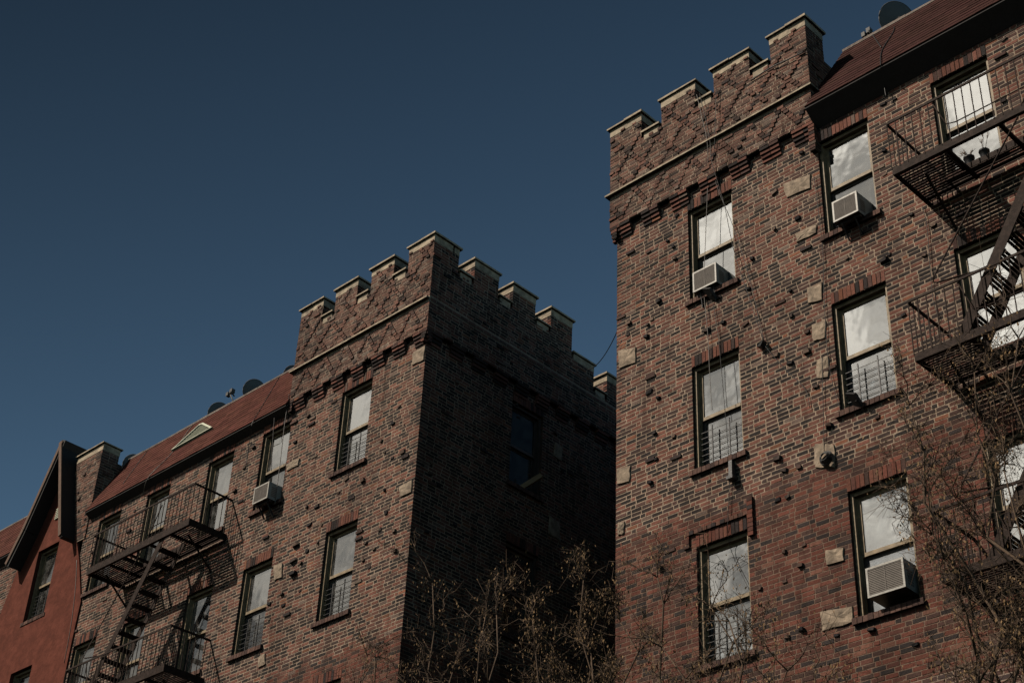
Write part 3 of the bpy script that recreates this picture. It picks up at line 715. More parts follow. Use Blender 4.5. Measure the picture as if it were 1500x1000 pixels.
# louvred vent set in the left roof
vp = lambda x, z, o_=.03: (x, 15.815 + (z - 16.48) / 2.024 - .9 * o_, z + .44 * o_)
va, vb, vc, vd = (-27.03, 16.98), (-26.16, 17.74), (-25.98, 17.78), (-25.50, 17.14)
V3 = lambda p, o_=.03: (p[0], 15.815 + (p[1] - 16.48) / 2.024 - .9 * o_, p[1] + .44 * o_)
tri = [(-26.98, 17.20), (-25.53, 17.24), (-26.36, 17.80), (-26.52, 17.83)]
mb = MB()
ctr = (-26.4, 17.42)
for i in range(4):
    a, b = tri[i], tri[(i + 1) % 4]
    ai = tuple(a[k] + (ctr[k] - a[k]) * .13 for k in (0, 1)); bi = tuple(b[k] + (ctr[k] - b[k]) * .13 for k in (0, 1))
    lo = [V3(q, -.02) for q in (a, b, bi, ai)]; hi = [V3(q, .06) for q in (a, b, bi, ai)]; mb.hexa(lo + hi)
vt = mb.build('roof_vent', 'vent', roofL)
mb = MB()
for i in range(9):
    z = 17.27 + i * .055; t = (z - 17.22) / .6
    xl = -26.98 + (.46) * t + .12; xr = -25.53 - .83 * t - .12
    if xr > xl + .05: mb.hexa([V3((xl, z), .0), V3((xr, z), .0), V3((xr, z + .01), -.01), V3((xl, z + .01), -.01), V3((xl, z + .03), .045), V3((xr, z + .03), .045), V3((xr, z + .04), .04), V3((xl, z + .04), .04)])
mb.build('louvre', 'vent', vt)
mb = MB(); mb.poly([V3(q, .004) for q in tri], (0, .01, 0)); mb.build('vent_backing', 'black', vt)

# ------------------------------------------------------------------ windows in place
def fw(B, c, zh, **k): return make_window(c[0], c[1], zh - 1.78, zh, B, base=(c[0], 16., zh - 1.78), **k)
for i, c in enumerate(LC):
    for j, zh in enumerate(ROWS):
        k = dict(inside='blind_grey', guard=(i in (3, 4) and not (i == 3 and j == 0)), no_sill=False)
        if i == 4 and j == 0: k.update(inside='plastic')
        if i == 3 and j == 0: k.update(inside='blind_grey')
        if i == 3 and j == 1: k.update(inside='blind', inside_low='blind_grey')
        if i == 2: k.update(inside='curtain', lowglass=False)
        if i == 1: k.update(inside='curtain')
        if i == 0: k.update(inside='curtain')
        fw(B1, c, zh, **k)
for j, zh in enumerate(ROWS): fw(B1, GC, zh, inside='blind', inside_low='blind_grey', guard=True)
for i, c in enumerate(RC):
    for j, zh in enumerate(ROWS):
        k = dict(inside='blind', guard=(j == 1 and i < 2) or (i == 0 and j == 2))
        if i == 0 and j == 1: k.update(inside_low='blind_grey')
        if i == 2: k.update(inside='blind' if j else 'curtain', inside_low='curtain', lowglass=False)
        fw(B2, c, zh, **k)
for c in SC + SC2:
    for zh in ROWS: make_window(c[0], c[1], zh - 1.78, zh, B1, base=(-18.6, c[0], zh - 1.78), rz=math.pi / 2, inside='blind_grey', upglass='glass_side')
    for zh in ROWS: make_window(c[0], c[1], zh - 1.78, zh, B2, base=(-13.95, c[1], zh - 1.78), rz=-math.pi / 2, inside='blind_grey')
# plank leaning out of the courtyard window
mb = MB(); mb.bar((-18.62, 18.66, 14.42), (-18.30, 18.86, 14.66), .05, .10); tag(rebase(mb.build('plank', 'plank'), (-18.6, 18.7, 14.42)), 'raw wooden plank poking out of the upper window in the dark courtyard wall', 'plank')

# ------------------------------------------------------------------ masses behind the skins
mb = MB()
mb.box((-36, 16.3, ZG), (-18.72, 16.6, ZB), skip=()); mb.build('lower_wall', 'brick_far', B1)
def lowbox(B, x0, x1, side):
    mb = MB(); mb.box((x0, 16.0, ZG), (x1, 27, ZB + .0)); mb.build('lower_wall', 'brick_far', B)
for o in list(B1.children):
    if o.name.startswith('lower_wall'): bpy.data.objects.remove(o)
lowbox(B1, -36, -18.6, 1); lowbox(B2, -13.95, -1.5, -1)
mb = MB(); mb.box((-36, 17.2, 17.5), (-18.9, 27, 17.8)); mb.box((-22.0, 16.39, 17.4), (-18.99, 17.19, 17.7)); mb.box((-36, 26.8, ZB), (-18.62, 27.0, 17.49)); mb.box((-35.99, 16.3, ZB), (-35.8, 26.8, 17.49)); mb.build('flat_roof', 'roofdeck', B1)
mb = MB(); mb.box((-13.5, 17.2, 17.5), (-1.5, 27, 17.8)); mb.box((-13.5, 16.39, 17.4), (-10.4, 17.19, 17.7)); mb.box((-13.93, 26.8, ZB), (-1.5, 27.0, 17.49)); mb.box((-1.7, 16.3, ZB), (-1.51, 26.8, 17.49)); mb.build('flat_roof', 'roofdeck', B2)
mb = MB(); mb.box((-18.6, 27.0, ZG), (-13.95, 27.3, 17.5)); mb.build('court_wall', 'brick_far', B1)

# ------------------------------------------------------------------ air conditioners
def ac(x0, x1, z0, z1, yfr, label, tilt=0., bracket=True, grille='ac_grille'):
    e = empty('window_air_conditioner', ((x0 + x1) / 2, 16, z0), label, 'air conditioner', 'window air conditioners')
    mb = MB(); w = .028
    mb.box((x0, yfr, z0), (x1, yfr + .025, z0 + w)); mb.box((x0, yfr, z1 - w), (x1, yfr + .025, z1)); mb.box((x0, yfr, z0 + w), (x0 + w, yfr + .025, z1 - w)); mb.box((x1 - w, yfr, z0 + w), (x1, yfr + .025, z1 - w))
    mb.box((x0 + .006, yfr + .026, z0 + .004), (x1 - .006, 16.22, z1 - .004))
    xf = (lambda x, y, z: (x, y, z + (y - 16.1) * tilt))
    b = mb.build('housing', 'ac_white', e, xf=xf)
    mb = MB(); mb.box((x0 + w, yfr + .006, z0 + w), (x1 - w, yfr + .02, z1 - w)); n = 15
    for i in range(n):
        z = z0 + w + (z1 - z0 - 2 * w) * (i + .5) / n; mb.box((x0 + w, yfr + .001, z - .005), (x1 - w, yfr + .0055, z + .003))
    mb.box(((x0 + x1) / 2 - .004, yfr - .002, z0 + w), ((x0 + x1) / 2 + .004, yfr + .0005, z1 - w))
    mb.build('grille', grille, e, xf=xf)
    mb = MB()
    for s, xx in ((-1, x0), (1, x1)):
        for i in range(6):
            z = z0 + .07 + i * .036; a, b_ = sorted((xx + s * .0, xx + s * -.004)); a, b_ = (xx - .0075, xx - .003) if s < 0 else (xx - .0055, xx - .001)
            mb.box((a, yfr + .08, z), (b_, yfr + .20, z + .018))
    mb.build('side_louvre', 'ac_dark', e, xf=xf)
    if bracket:
        mb = MB()
        for xx in (x0 + .1, x1 - .1):
            mb.bar((xx, yfr + .05, z0 - .015), (xx, 16.05, z0 - .015), .035, .02); mb.bar((xx, yfr + .07, z0 - .02), (xx, 15.985, z0 - .26), .035, .012, up=(1, 0, 0))
        mb.bar((x0 + .02, yfr + .1, z0 - .03), (x1 - .02, yfr + .1, z0 - .03), .05, .03)
        mb.build('support_bracket', 'guard', e)
    return e
ac(-12.29, -11.835, 14.425, 14.80, 15.87, 'small white air conditioner with vertical centre bar in top window of the right tower', .0)
ac(-9.64, -9.22, 14.37, 14.74, 15.76, 'white ribbed air conditioner under the dark eave beside the right tower', .04)
ac(-9.66, -9.12, 8.52, 8.92, 15.80, 'large white framed air conditioner lowest on the right building', .0, bracket=False)
ac(-23.0, -22.54, 14.36, 14.72, 15.72, 'white air conditioner on bent brackets, the only one on the left building', .03)
# loose bits on sills
def floodlight(x, z, y, label):
    mb = MB(); mb.poly([(x - .07, y - .17, z + .10), (x + .07, y - .17, z + .04), (x + .09, y - .02, z - .10), (x - .02, y - .02, z - .05)], (.02, .03, .03)); mb.bar((x + .05, y - .1, z - .02), (x + .08, y + .03, z - .12), .03, .03)
    o = mb.build('metal_bracket', 'guard'); tag(rebase(o, (x, y, z)), label, 'bracket', 'loose metal brackets on the facade')
floodlight(-12.02, 14.28, 16., 'dark metal bracket hanging under the right tower air conditioner')
floodlight(-9.66, 11.42, 15.97, 'dark metal bracket standing on the barred second row sill beside the fire escape')
mb = MB()
for i in range(9):
    r = .10 - .006 * i; pts = []
    for k in range(17):
        t = 2 * math.pi * k / 16; pts.append((-10.19 + r * math.cos(t) * U(.92, 1.06) + U(-.006, .006), 15.95 - .008 * i + U(-.006, .006), 10.76 + r * 1.05 * math.sin(t)))
    mb.tube(pts, .009, 5)
tag(rebase(mb.build('cable_coil', 'wire'), (-10.19, 15.95, 10.66)), 'coil of black cable hung on the pale stone block of the right facade', 'cable coil')
mb = MB(); mb.hexa([(-11.18, 15.90, 12.96), (-11.12, 15.90, 12.95), (-11.12, 15.99, 12.95), (-11.18, 15.99, 12.96), (-11.16, 15.88, 13.0), (-11.05, 15.88, 13.02), (-11.05, 15.99, 13.02), (-11.16, 15.99, 13.0)])
tag(rebase(mb.build('cable_anchor', 'guard'), (-11.1, 15.98, 12.95)), 'dark clamp where the slanting cables meet the right tower wall', 'cable clamp')
mb = MB(); mb.hexa([(-11.77, 15.89, 11.0), (-11.71, 15.89, 11.0), (-11.70, 15.985, 11.0), (-11.78, 15.985, 11.0), (-11.77, 15.9, 11.28), (-11.71, 15.9, 11.28), (-11.72, 15.985, 11.28), (-11.76, 15.985, 11.28)]); mb.box((-11.80, 15.87, 10.98), (-11.69, 15.98, 11.03))
tag(rebase(mb.build('wall_hook', 'guard'), (-11.74, 15.98, 11.0)), 'dark wall hook below the second row window of the right tower', 'wall hook')

# ------------------------------------------------------------------ cables
def cable(pts, r, label, m='wire', group='cables on the facades'):
    P = [Vector(p) for p in pts]; Q = []
    for i in range(len(P) - 1):
        p0, p1, p2, p3 = P[max(i - 1, 0)], P[i], P[i + 1], P[min(i + 2, len(P) - 1)]
        for k in range(6):
            t = k / 6; Q.append(.5 * ((2 * p1) + (p2 - p0) * t + (2 * p0 - 5 * p1 + 4 * p2 - p3) * t * t + (3 * p1 - p0 - 3 * p2 + p3) * t ** 3))
    Q.append(P[-1]); mb = MB(); mb.tube(Q, r, 5)
    return tag(rebase(mb.build('cable', m), P[-1]), label, 'cable', group)
LR = ['thin grey cable falling from the right tower parapet past the left side of its windows', 'dark cable slanting from the right tower parapet across the top window to the clamp', 'second dark cable running beside the slanting one to the clamp on the right tower',
      'thin dark cable wandering down the wall between the two window columns of the right building', 'short dark cable on the brick left of the middle fire escape landing', 'straight thin cable dropping to the coil on the pale stone', 'dark cable crossing the lowest window of the right tower']
for i, (p, l) in enumerate(zip(WIRES_R, LR)): cable(p,   .005 if i < 3 else .0045, l, 'wire_grey' if i == 0 else 'wire')
LL = ['dark cable running down the left red roof and over its eave', 'pale grey cable hanging at the tower end of the left eave', 'thin cable hanging in front of the left air conditioner window', 'pale cable passing under the roof vent and over the eave', 'dark cable crossing the far left end of the red roof']
for i, (p, l) in enumerate(zip(ROOFW_L, LL)): cable(p, .008 if i in (1, 3) else .007, l, 'wire_grey' if i in (1, 3) else 'wire')
cable([(-29.798, 15.955, 15.38), (-29.601, 15.955, 14.657), (-29.454, 15.955, 13.776), (-29.402, 15.955, 12.855)], .006, 'pale thin cable running down the right edge of the red stucco bay', 'wire_grey')
for p, l in zip(ROOFW_R, ['dark cable looping down the right roof and over its eave', 'short dark cable joining the other on the right roof']): cable(p, .009, l)
a = Vector((-18.42, 19.9, 17.75)); b = Vector((-14.0, 16.4, 15.55))
cable([(-18.44, 19.3, 17.85), (-18.40, 19.7, 17.62)] + [tuple(a.lerp(b, t) + Vector((0, 0, -.55 * 4 * t * (1 - t) - .1))) for t in (.05, .2, .4, .6, .8, 1)], .008, 'slack dark cable strung across the courtyard between the two towers')
cable([(-11.0, 15.88, 18.05), (-10.6, 15.86, 18.06), (-10.3, 15.85, 18.02), (-9.95, 15.86, 18.0)], .012, 'thick dark cable wrapped round the last merlon of the right tower')

# ------------------------------------------------------------------ satellite dishes
def dish(c, r, yaw, pitch, label, foot_z):
    e = empty('satellite_dish', (c[0], c[1] + .1, foot_z), label, 'satellite dish', 'satellite dishes on the roof ridges')
    R_ = Matrix.Rotation(yaw, 3, 'Z') @ Matrix.Rotation(pitch, 3, 'X'); mb = MB(); cv = Vector(c); n = 28; rings = 5
    T = lambda x, y, z: tuple(cv + R_ @ Vector((x, y, z)))
    for off in (0, .008):
        o = len(mb.v); mb.v.append(T(0, .035 + off, 0))
        for k in range(1, rings + 1):
            q = k / rings
            for j in range(n): t = 2 * math.pi * j / n; mb.v.append(T(r * .92 * q * math.cos(t), .035 * (1 - q * q) + off, r * q * math.sin(t)))
        for j in range(n): mb.face((o, o + 1 + j, o + 1 + (j + 1) % n), sm=True)
        for k in range(rings - 1):
            for j in range(n): a_ = o + 1 + k * n; b_ = a_ + n; mb.face((a_ + j, b_ + j, b_ + (j + 1) % n, a_ + (j + 1) % n), sm=True)
    mb.build('reflector', 'dish', e)
    mb = MB(); mb.tube([T(r * .92 * math.cos(t), .004, r * math.sin(t)) for t in [2 * math.pi * k / 36 for k in range(37)]], .009, 5); mb.build('rim', 'dish_rim', e)
    mb = MB(); mb.tube([T(0, .1, 0), tuple(Vector((c[0], c[1] + .12, c[2] - .1))), (c[0], c[1] + .1, foot_z)], .022, 6); mb.build('mast', 'guard', e)
    mb = MB(); mb.tube([T(0, .03, -r), T(0, -.22, -r * .9), T(0, -.42, -r * .35)], .012, 5); mb.bar(T(0, -.46, -r * .3), T(0, -.38, -r * .38), .06, .06); mb.build('feed_arm', 'guard', e)
    return e
dish((-26.62, 16.95, 18.40), .27, -2.03, -.25, 'dark satellite dish on the left ridge just left of the small antenna', 18.1)
dish((-25.37, 16.95, 18.50), .27, -2.03, -.25, 'dark satellite dish on the left ridge just right of the small antenna', 18.1)
dish((-29.93, 16.95, 18.28), .27, -2.03, -.25, 'dark satellite dish at the far left end of the red ridge by the pier', 17.9)
dish((-24.0, 16.95, 18.34), .22, -2.03, -.25, 'satellite dish barely rising over the left ridge beside the tower parapet', 18.0)
dish((-9.08, 17.35, 19.24), .33, -2.2, -.3, 'pale rimmed satellite dish on the right roof ridge', 18.75)
def antenna(c, foot, label, s=1.):
    e = empty('roof_antenna', foot, label, 'antenna', 'small roof antennas'); mb = MB()
    mb.tube([foot, tuple(Vector(foot).lerp(Vector(c), .6)), c], .014, 6); mb.build('mast', 'dish_rim', e)
    mb = MB(); x, y, z = c
    mb.box((x - .11 * s, y - .05, z - .02), (x - .03 * s, y + .04, z + .07)); mb.box((x + .0, y - .04, z + .02), (x + .09 * s, y + .05, z + .12)); mb.tube([(x - .1 * s, y, z), (x + .12 * s, y, z + .06)], .014, 6); mb.tube([(x + .08 * s, y - .06, z + .03), (x + .08 * s, y + .06, z - .05)], .016, 6)
    mb.build('receiver', 'dish_rim', e)
antenna((-25.93, 16.72, 18.52), (-25.70, 16.72, 18.17), 'small pale antenna between two dark dishes on the left ridge')
antenna((-9.50, 17.1, 18.98), (-9.42, 17.15, 18.78), 'tiny pale antenna standing left of the dish on the right roof', .8)

# ------------------------------------------------------------------ fire escapes
YO, YI = 15.09, 15.97
def fire_escape(x0, x1, levels, stair_top_x, sdx, label, bh=.155, hl=1.45):
    """x0,x1 platform ends; stairs go down towards -x from stair_top_x"""
    e = empty('fire_escape', ((x0 + x1) / 2, 16, levels[-1] - .0), label, 'fire escape', 'fire escapes')
    for li, z in enumerate(levels):
        bt = z + bh; hx0, hx1 = stair_top_x - hl, stair_top_x + .02; hy = 15.64; hole = li < len(levels) - 1
        mb = MB()
        mb.box((x0, YO, z), (x1, YO + .012, bt)); mb.box((x0, YO + .012, z), (x1, YO + .06, z + .008))
        pf = mb.build('platform', 'iron', e)
        mb = MB()
        for xx in (x0, x1 - .014): mb.box((xx, YO + .013, z + .004), (xx + .014, YI + .03, bt - .01))
        mb.box((x0 + .015, YI - .06, z + .02), (x1 - .015, YI - .045, bt - .02))
        n = 5
        for i in range(1, n): xx = x0 + (x1 - x0) * i / n; mb.box((xx, YO + .06, z + .02), (xx + .05, YI - .06, z + .065))
        if hole: mb.box((hx0, hy, z + .012), (hx1, hy + .012, z + .1)); mb.box((hx0 - .012, YO + .06, z + .012), (hx0, hy, z + .1))
        mb.build('joist', 'iron', pf)
        mb = MB(); ns = 15
        for i in range(ns):
            y = YO + .07 + (YI - .07 - YO - .07) * i / (ns - 1)
            for a, b in spans(x0 + .016, x1 - .016, [(hx0, hx1)] if hole and y < hy else []): mb.box((a, y - .017, z + .068), (b, y + .017, z + .076))
        mb.build('grating', 'iron', pf)
        # railing
        zt = z + .91; mb = MB()
        mb.bar((x0, YO, zt), (x1, YO, zt), .022, .035)
        for xx in (x0, x1): mb.bar((xx, YO, zt - .006), (xx, YI + .03, zt - .006), .028, .035)
        mb.bar((x0, YO + .002, z + .5), (x1, YO + .002, z + .5), .008, .02) if False else None
        rl = mb.build('railing', 'iron', e)
        mb = MB(); nb = int((x1 - x0) / .125)
        for i in range(nb + 1):
            xx = x0 + (x1 - x0) * i / nb + U(-.006, .006); mb.box((xx - .006, YO - .006, bt - .02), (xx + .006, YO + .006, zt - .012))
        for xx in (x0, x1):
            for i in range(1, 8):
                y = YO + (YI - YO) * i / 7.5; mb.box((xx - .006, y - .006, bt - .02), (xx + .006, y + .006, zt - .016))
        mb.tube([(x0 + .7, YO + .02, zt - .02), (x0 + .86, YO + .02, z + .42), (x0 + 1.0, YO + .02, z + .38), (x1 - .9, YO + .02, z + .40)], .009, 5)
        mb.build('baluster', 'iron', rl)
        # wall braces
        for xx in (x0 + .35, x1 - .35):
            mb = MB(); mb.bar((xx, YO + .25, z), (xx, YI + .02, z - .55), .03, .03); mb.build('wall_brace', 'iron', e)
        if hole:
            zb = levels[li + 1] + .08; ztop = z + .08; xt = stair_top_x; xb = xt - (ztop - zb) * sdx
            st = MB()
            for y in (YO + .05, 15.60):
                d = Vector((xt - xb, 0, ztop - zb)).normalized(); st.bar((xb, y, zb), (xt, y, ztop), .014, .15, up=(0, 1, 0)) if False else st.bar((xb, y, zb), (xt, y, ztop), .012, .15)
            s_ = st.build('stair', 'iron', e)
            mb = MB(); n = 12
            for i in range(1, n):
                t = i / n; xx = xb + (xt - xb) * t; zz = zb + (ztop - zb) * t
                for q in (-.085, -.03, .025, .08): mb.box((xx + q, YO + .06, zz - .008), (xx + q + .038, 15.59, zz + .008))
                mb.box((xx - .09, YO + .058, zz - .03), (xx + .12, YO + .064, zz + .03))
            mb.build('tread', 'iron', s_)
            mb = MB()
            for y in (YO + .03,):
                mb.tube([(xt - .25, y, ztop + .75), (xt - .62, y, ztop + .02), (xt - .7, y, ztop - .12), (xb - .22, y, zb + 1.08), (xb - .26, y, zb + .98), (xb - .2, y, zb + .95), (xb + .36, y, zb + .86)], .012, 6)
            mb.build('handrail', 'iron', s_)
    return e
fire_escape(-27.66, -24.12, [14.04, 11.04, 8.04], -25.0, .625, 'black iron fire escape with slatted landings and a stair on the left building')
fire_escape(-8.25, -4.4, [14.05, 11.05, 8.05], -5.72, .635, 'brown iron fire escape cut off by the right edge of the picture', .115, 1.78)
# plants on the right fire escape window sill
def pot(x, y, z, r, h, label, twigs, tall):
    e = empty('flower_pot', (x, y, z), label, 'flower pot', 'flower pots on the top right sill'); mb = MB(); n = 18
    prof = [(r * .7, 0), (r * .92, h * .8), (r, h * .82), (r, h), (r * .88, h), (r * .85, h * .8), (0.001, h * .8)]
    for k, (rr, hh) in enumerate(prof):
        for j in range(n): t = 2 * math.pi * j / n; mb.v.append((x + rr * math.cos(t), y + rr * math.sin(t), z + hh))
    for k in range(len(prof) - 1):
        for j in range(n): mb.face((k * n + j, k * n + (j + 1) % n, (k + 1) * n + (j + 1) % n, (k + 1) * n + j), sm=True)
    mb.build('pot', 'pot', e); mb = MB()
    for i in range(twigs):
        a = U(0, 6.28); s = U(.04, .11); hh = U(.12, .2) * tall; p = [Vector((x, y, z + h * .8))]
        for k in range(3): p.append(p[-1] + Vector((math.cos(a) * s * .4 + U(-.02, .02), math.sin(a) * s * .25, hh / 3)))
        mb.tube(p, .004, 4)
        for k in range(4): q = p[-1] + Vector((U(-.03, .03), U(-.02, .02), U(-.05, .02))); mb.tube([p[-2], q], .0028, 3)
    mb.build('twigs', 'bark', e)
pot(-7.56, 15.985, 14.405, .078, .14, 'black flower pot with bushy dry twigs on the top right window sill', 9, 1.)
pot(-7.33, 15.985, 14.405, .075, .13, 'black flower pot with tall bare stems on the top right window sill', 3, 1.7)

# ------------------------------------------------------------------ ground
def ground(name, x0, y0, x1, y1, z, m, th=0):
    mb = MB()
    if th: mb.box((x0, y0, z - th), (x1, y1, z))
    else: o = 0; mb.v = [(x0, y0, z), (x1, y0, z), (x1, y1, z), (x0, y1, z)]; mb.face((0, 1, 2, 3))
    o = mb.build(name, m); o['kind'] = 'structure'; return o
ground('ground', -400, -400, 400, 400, ZG - .01, 'earth')
ground('road', -200, -11, 200, 1.5 - 3.5, ZG - .004, 'asphalt')
ground('pavement', -200, -2, 200, 2.6, ZG + .12, 'pavement', .13)

# ------------------------------------------------------------------ bare trees
def tree(base, tips, label, seed, spread, twign, podn, lean=(0, 0)):
    """tips: crown anchor points the main limbs reach for"""
    R = random.Random(seed); e = empty('bare_tree', base, label, 'tree', 'bare trees in front of the facade')
    tr = MB(); tw = MB(); pods = MB(); b = Vector(base); fork = b + Vector((lean[0], lean[1], (tips[0][2] - base[2]) * .38))
    tr.tube([b, b.lerp(fork, .5) + Vector((.08, .05, 0)), fork], .11, 8, r1=.075)
    def limb(a, c, r0, r1, n=9, wob=.12, mb=tr, sides=5):
        P = [Vector(a)]
        L = (Vector(c) - Vector(a)).length
        for k in range(1, n):
            t = k / n; p = Vector(a).lerp(Vector(c), t); p.z += .10 * L * math.sin(math.pi * t) * (.5); p += Vector((R.gauss(0, wob), R.gauss(0, wob), R.gauss(0, wob * .5))) * min(1, L / 2); P.append(p)
        P.append(Vector(c)); mb.tube(P, r0, sides, r1=r1); return P
    nodes = []
    for tp in tips:
        P = limb(fork, tp, .036, .007); nodes += [(P[i], (P[i] - P[i - 1]).normalized(), i / len(P)) for i in range(3, len(P))]
    lv2 = []
    for p, d, t in nodes:
        for _ in range(2):
            q = (d + Vector((R.gauss(0, .75), R.gauss(0, .6), R.gauss(.25, .5)))).normalized(); L = R.uniform(.45, 1.1) * spread
            P = limb(p, p + q * L, .008, .0032, 6, .05, tw, 4); lv2 += [(P[i], (P[i] - P[i - 1]).normalized()) for i in range(1, len(P))]
    for k in range(twign):
        p, d = R.choice(lv2); q = (d * .7 + Vector((R.gauss(0, .8), R.gauss(0, .8), R.gauss(.1, .8)))).normalized(); L = R.uniform(.12, .5) * spread
        m = p + q * L * .5 + Vector((R.gauss(0, .03), R.gauss(0, .03), R.gauss(0, .03))); en = p + q * L + Vector((R.gauss(0, .05), R.gauss(0, .05), R.gauss(-.03, .06)))
        tw.tube([p, m, en], .0031, 3, r1=.0015, sm=False)
        if R.random() < .7: tw.tube([m, m + (q.cross(Vector((R.gauss(0, 1), R.gauss(0, 1), R.gauss(0, 1))))).normalized() * R.uniform(.06, .18)], .003, 3, r1=.0015, sm=False)
        if k < podn:
            for _ in range(R.randint(2, 6)):
                c = m.lerp(en, R.random()) + Vector((R.gauss(0, .03), R.gauss(0, .03), R.gauss(-.02, .03))); s = R.uniform(.006, .013)
                a = Vector((R.gauss(0, 1), R.gauss(0, 1), R.gauss(0, 1))).normalized() * s; z = Vector((R.gauss(0, .3), R.gauss(0, .3), -1)).normalized() * s * 1.8
                o = len(pods.v); pods.v += [tuple(c - a), tuple(c + z), tuple(c + a), tuple(c - z)]; pods.face((o, o + 1, o + 2, o + 3))
    tr.build('trunk', 'bark', e); tw.build('twigs', 'bark', e); pods.build('seed_pods', 'seed', e); return e
tree((-12.9, 12.6, ZG), [(-13.9, 12.4, 8.75), (-13.3, 12.8, 8.3), (-12.6, 12.3, 7.9), (-14.5, 12.7, 7.4), (-12.2, 12.8, 7.0), (-13.2, 12.2, 7.3)], 'sparse bare tree before the dark courtyard wall, left of the others', 3, .8, 1100, 500)
tree((-11.3, 12.4, ZG), [(-11.3, 12.4, 8.0), (-11.9, 12.2, 7.6), (-11.0, 12.7, 7.5), (-12.2, 12.7, 7.1), (-11.6, 12.9, 7.3), (-10.9, 12.1, 6.9)], 'dense brown seeded tree in front of the courtyard corner', 5, .6, 2400, 1700)
tree((-9.7, 12.4, ZG), [(-10.2, 12.4, 7.7), (-9.7, 12.7, 7.3), (-9.1, 12.2, 6.8), (-8.7, 12.6, 6.3), (-9.9, 12.1, 6.7), (-8.2, 12.3, 5.8)], 'thin twiggy tree before the lowest window of the right tower', 8, .8, 1700, 900)
tree((-6.0, 12.5, ZG), [(-6.9, 12.4, 8.6), (-6.3, 12.7, 8.9), (-5.6, 12.3, 8.8), (-6.9, 12.6, 7.7), (-6.4, 12.9, 7.6), (-5.9, 12.2, 7.4), (-6.5, 12.0, 6.6), (-5.2, 12.8, 7.9)], 'largest bare tree tangled over the fire escape at the right edge', 11, .8, 3600, 1500)
tree((-15.3, 12.6, ZG), [(-15.3, 12.6, 8.2), (-14.9, 12.4, 8.0), (-15.7, 12.8, 7.9), (-14.5, 12.9, 7.4)], 'faint low tree at the foot of the left tower', 13, .7, 700, 200)

# ------------------------------------------------------------------ camera, sun, sky
cam = bpy.data.cameras.new('camera'); co = bpy.data.objects.new('camera', cam); C.objects.link(co)
yaw, pit, rol = .79613, .591634, .0491999
F_ = Vector((-math.sin(yaw) * math.cos(pit), math.cos(yaw) * math.cos(pit), math.sin(pit))); r_ = Vector((math.cos(yaw), math.sin(yaw), 0)); u_ = r_.cross(F_)
rr = math.cos(rol) * r_ + math.sin(rol) * u_; uu = -math.sin(rol) * r_ + math.cos(rol) * u_
co.matrix_world = Matrix((rr, uu, -F_)).transposed().to_4x4()
cam.lens = 2336.56 / 1500 * 36; cam.sensor_width = 36; cam.clip_start = .1; cam.clip_end = 2000
bpy.context.scene.camera = co
trav = Vector((.66, 1., -1.23)).normalized(); S = -trav
sl = bpy.data.lights.new('sun', 'SUN'); so = bpy.data.objects.new('sun', sl); C.objects.link(so)
sl.energy = 5.0; sl.angle = math.radians(.53); sl.color = (1., .885, .745); so.rotation_euler = trav.to_track_quat('-Z', 'Y').to_euler(); so.location = (0, -5, 40)
W = bpy.data.worlds.new('World'); bpy.context.scene.world = W; W.use_nodes = True; nt = W.node_tree; L = nt.links.new
for n in list(nt.nodes): nt.nodes.remove(n)
out = nt.nodes.new('ShaderNodeOutputWorld'); bg = nt.nodes.new('ShaderNodeBackground'); bg.inputs['Strength'].default_value = .05
sky = nt.nodes.new('ShaderNodeTexSky'); sky.sky_type = 'NISHITA'; sky.sun_disc = False
sky.sun_elevation = math.asin(S.z); sky.sun_rotation = math.atan2(S.x, S.y); sky.altitude = 0; sky.air_density = 1.0; sky.dust_density = .1; sky.ozone_density = 3.
tc = nt.nodes.new('ShaderNodeTexCoord')
# sunlit clouds on the street side of the sky, behind the viewer
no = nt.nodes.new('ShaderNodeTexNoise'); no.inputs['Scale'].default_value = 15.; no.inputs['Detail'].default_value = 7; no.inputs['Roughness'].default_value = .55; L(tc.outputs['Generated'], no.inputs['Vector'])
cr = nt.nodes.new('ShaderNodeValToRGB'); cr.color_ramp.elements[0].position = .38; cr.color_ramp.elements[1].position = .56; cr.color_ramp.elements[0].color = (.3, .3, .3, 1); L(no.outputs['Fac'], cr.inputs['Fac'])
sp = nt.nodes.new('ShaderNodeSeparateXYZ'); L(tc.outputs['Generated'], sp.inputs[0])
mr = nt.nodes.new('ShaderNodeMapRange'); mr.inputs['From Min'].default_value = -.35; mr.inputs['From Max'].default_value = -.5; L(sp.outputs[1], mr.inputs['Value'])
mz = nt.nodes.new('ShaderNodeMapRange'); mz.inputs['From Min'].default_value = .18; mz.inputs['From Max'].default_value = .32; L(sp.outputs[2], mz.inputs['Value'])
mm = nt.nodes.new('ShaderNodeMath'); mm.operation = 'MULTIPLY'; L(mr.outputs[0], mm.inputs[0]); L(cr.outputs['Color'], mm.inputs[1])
m3 = nt.nodes.new('ShaderNodeMath'); m3.operation = 'MULTIPLY'; L(mm.outputs[0], m3.inputs[0]); L(mz.outputs[0], m3.inputs[1])
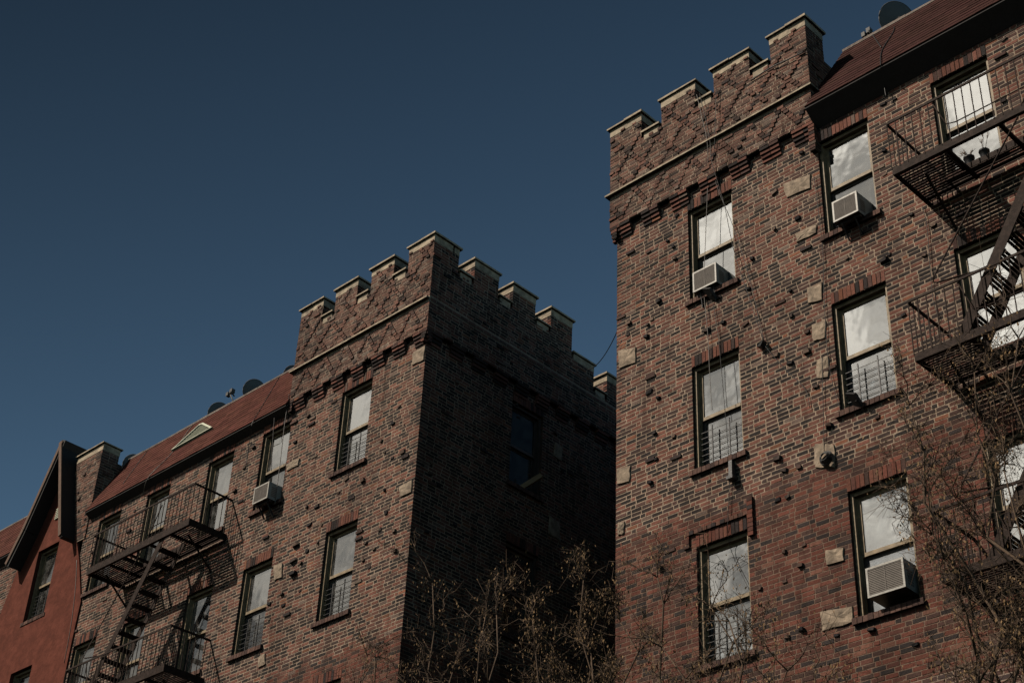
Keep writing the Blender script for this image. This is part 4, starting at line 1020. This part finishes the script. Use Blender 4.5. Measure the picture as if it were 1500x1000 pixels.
# the cloud bank only fills the sunward part of the sky
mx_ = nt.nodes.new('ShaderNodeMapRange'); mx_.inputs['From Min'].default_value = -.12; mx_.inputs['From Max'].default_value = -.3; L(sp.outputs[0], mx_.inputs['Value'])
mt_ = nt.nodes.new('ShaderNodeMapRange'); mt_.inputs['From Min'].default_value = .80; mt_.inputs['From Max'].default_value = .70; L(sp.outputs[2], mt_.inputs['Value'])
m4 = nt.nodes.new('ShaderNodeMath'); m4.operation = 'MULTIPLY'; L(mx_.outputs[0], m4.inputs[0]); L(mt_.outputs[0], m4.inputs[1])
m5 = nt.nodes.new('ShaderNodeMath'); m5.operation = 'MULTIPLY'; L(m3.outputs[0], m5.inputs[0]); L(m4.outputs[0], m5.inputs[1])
tint = nt.nodes.new('ShaderNodeMix'); tint.data_type = 'RGBA'; tint.blend_type = 'MULTIPLY'; tint.inputs[0].default_value = 1; L(sky.outputs[0], tint.inputs[6]); 
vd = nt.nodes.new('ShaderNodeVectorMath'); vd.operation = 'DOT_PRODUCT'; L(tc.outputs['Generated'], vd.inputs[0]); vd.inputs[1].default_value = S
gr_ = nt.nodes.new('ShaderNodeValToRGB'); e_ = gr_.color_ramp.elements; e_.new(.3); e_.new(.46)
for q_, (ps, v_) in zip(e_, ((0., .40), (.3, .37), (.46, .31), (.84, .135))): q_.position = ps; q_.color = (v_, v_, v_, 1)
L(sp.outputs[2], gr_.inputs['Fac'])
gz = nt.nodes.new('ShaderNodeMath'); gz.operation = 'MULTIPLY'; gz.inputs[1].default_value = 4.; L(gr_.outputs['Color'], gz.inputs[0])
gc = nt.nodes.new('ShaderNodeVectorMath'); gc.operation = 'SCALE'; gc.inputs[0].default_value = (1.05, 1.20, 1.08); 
gy = nt.nodes.new('ShaderNodeMapRange'); gy.inputs['From Min'].default_value = .25; gy.inputs['From Max'].default_value = .8; gy.inputs['To Min'].default_value = 1.; gy.inputs['To Max'].default_value = .12; L(vd.outputs['Value'], gy.inputs['Value'])  # sky dimmed towards the sun to darken shadows on the fronts
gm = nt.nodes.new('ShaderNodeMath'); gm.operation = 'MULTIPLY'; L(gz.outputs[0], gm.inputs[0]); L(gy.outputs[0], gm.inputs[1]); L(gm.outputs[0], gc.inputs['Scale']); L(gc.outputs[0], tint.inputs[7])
# clouds scatter brightest round the sun
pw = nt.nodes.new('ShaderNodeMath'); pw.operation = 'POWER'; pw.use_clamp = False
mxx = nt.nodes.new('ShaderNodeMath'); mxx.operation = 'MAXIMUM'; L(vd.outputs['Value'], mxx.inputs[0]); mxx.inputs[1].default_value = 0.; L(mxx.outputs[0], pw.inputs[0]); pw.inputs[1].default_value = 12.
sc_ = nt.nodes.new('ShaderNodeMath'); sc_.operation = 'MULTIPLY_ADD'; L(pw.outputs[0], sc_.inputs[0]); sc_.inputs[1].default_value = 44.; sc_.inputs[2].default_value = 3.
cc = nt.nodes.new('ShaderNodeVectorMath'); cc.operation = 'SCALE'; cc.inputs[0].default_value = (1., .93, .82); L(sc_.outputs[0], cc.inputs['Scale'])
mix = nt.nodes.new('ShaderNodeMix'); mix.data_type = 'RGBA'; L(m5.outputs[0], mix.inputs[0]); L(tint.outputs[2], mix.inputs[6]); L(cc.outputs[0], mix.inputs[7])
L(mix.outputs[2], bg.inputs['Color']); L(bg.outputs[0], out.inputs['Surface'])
vs = bpy.context.scene.view_settings; vs.view_transform = 'Standard'; vs.look = 'None'; vs.gamma = 1; vs.exposure = -.3; vs.use_curve_mapping = False
bpy.context.scene.cycles.max_bounces = 6; bpy.context.scene.cycles.diffuse_bounces = 0; bpy.context.scene.cycles.transparent_max_bounces = 12
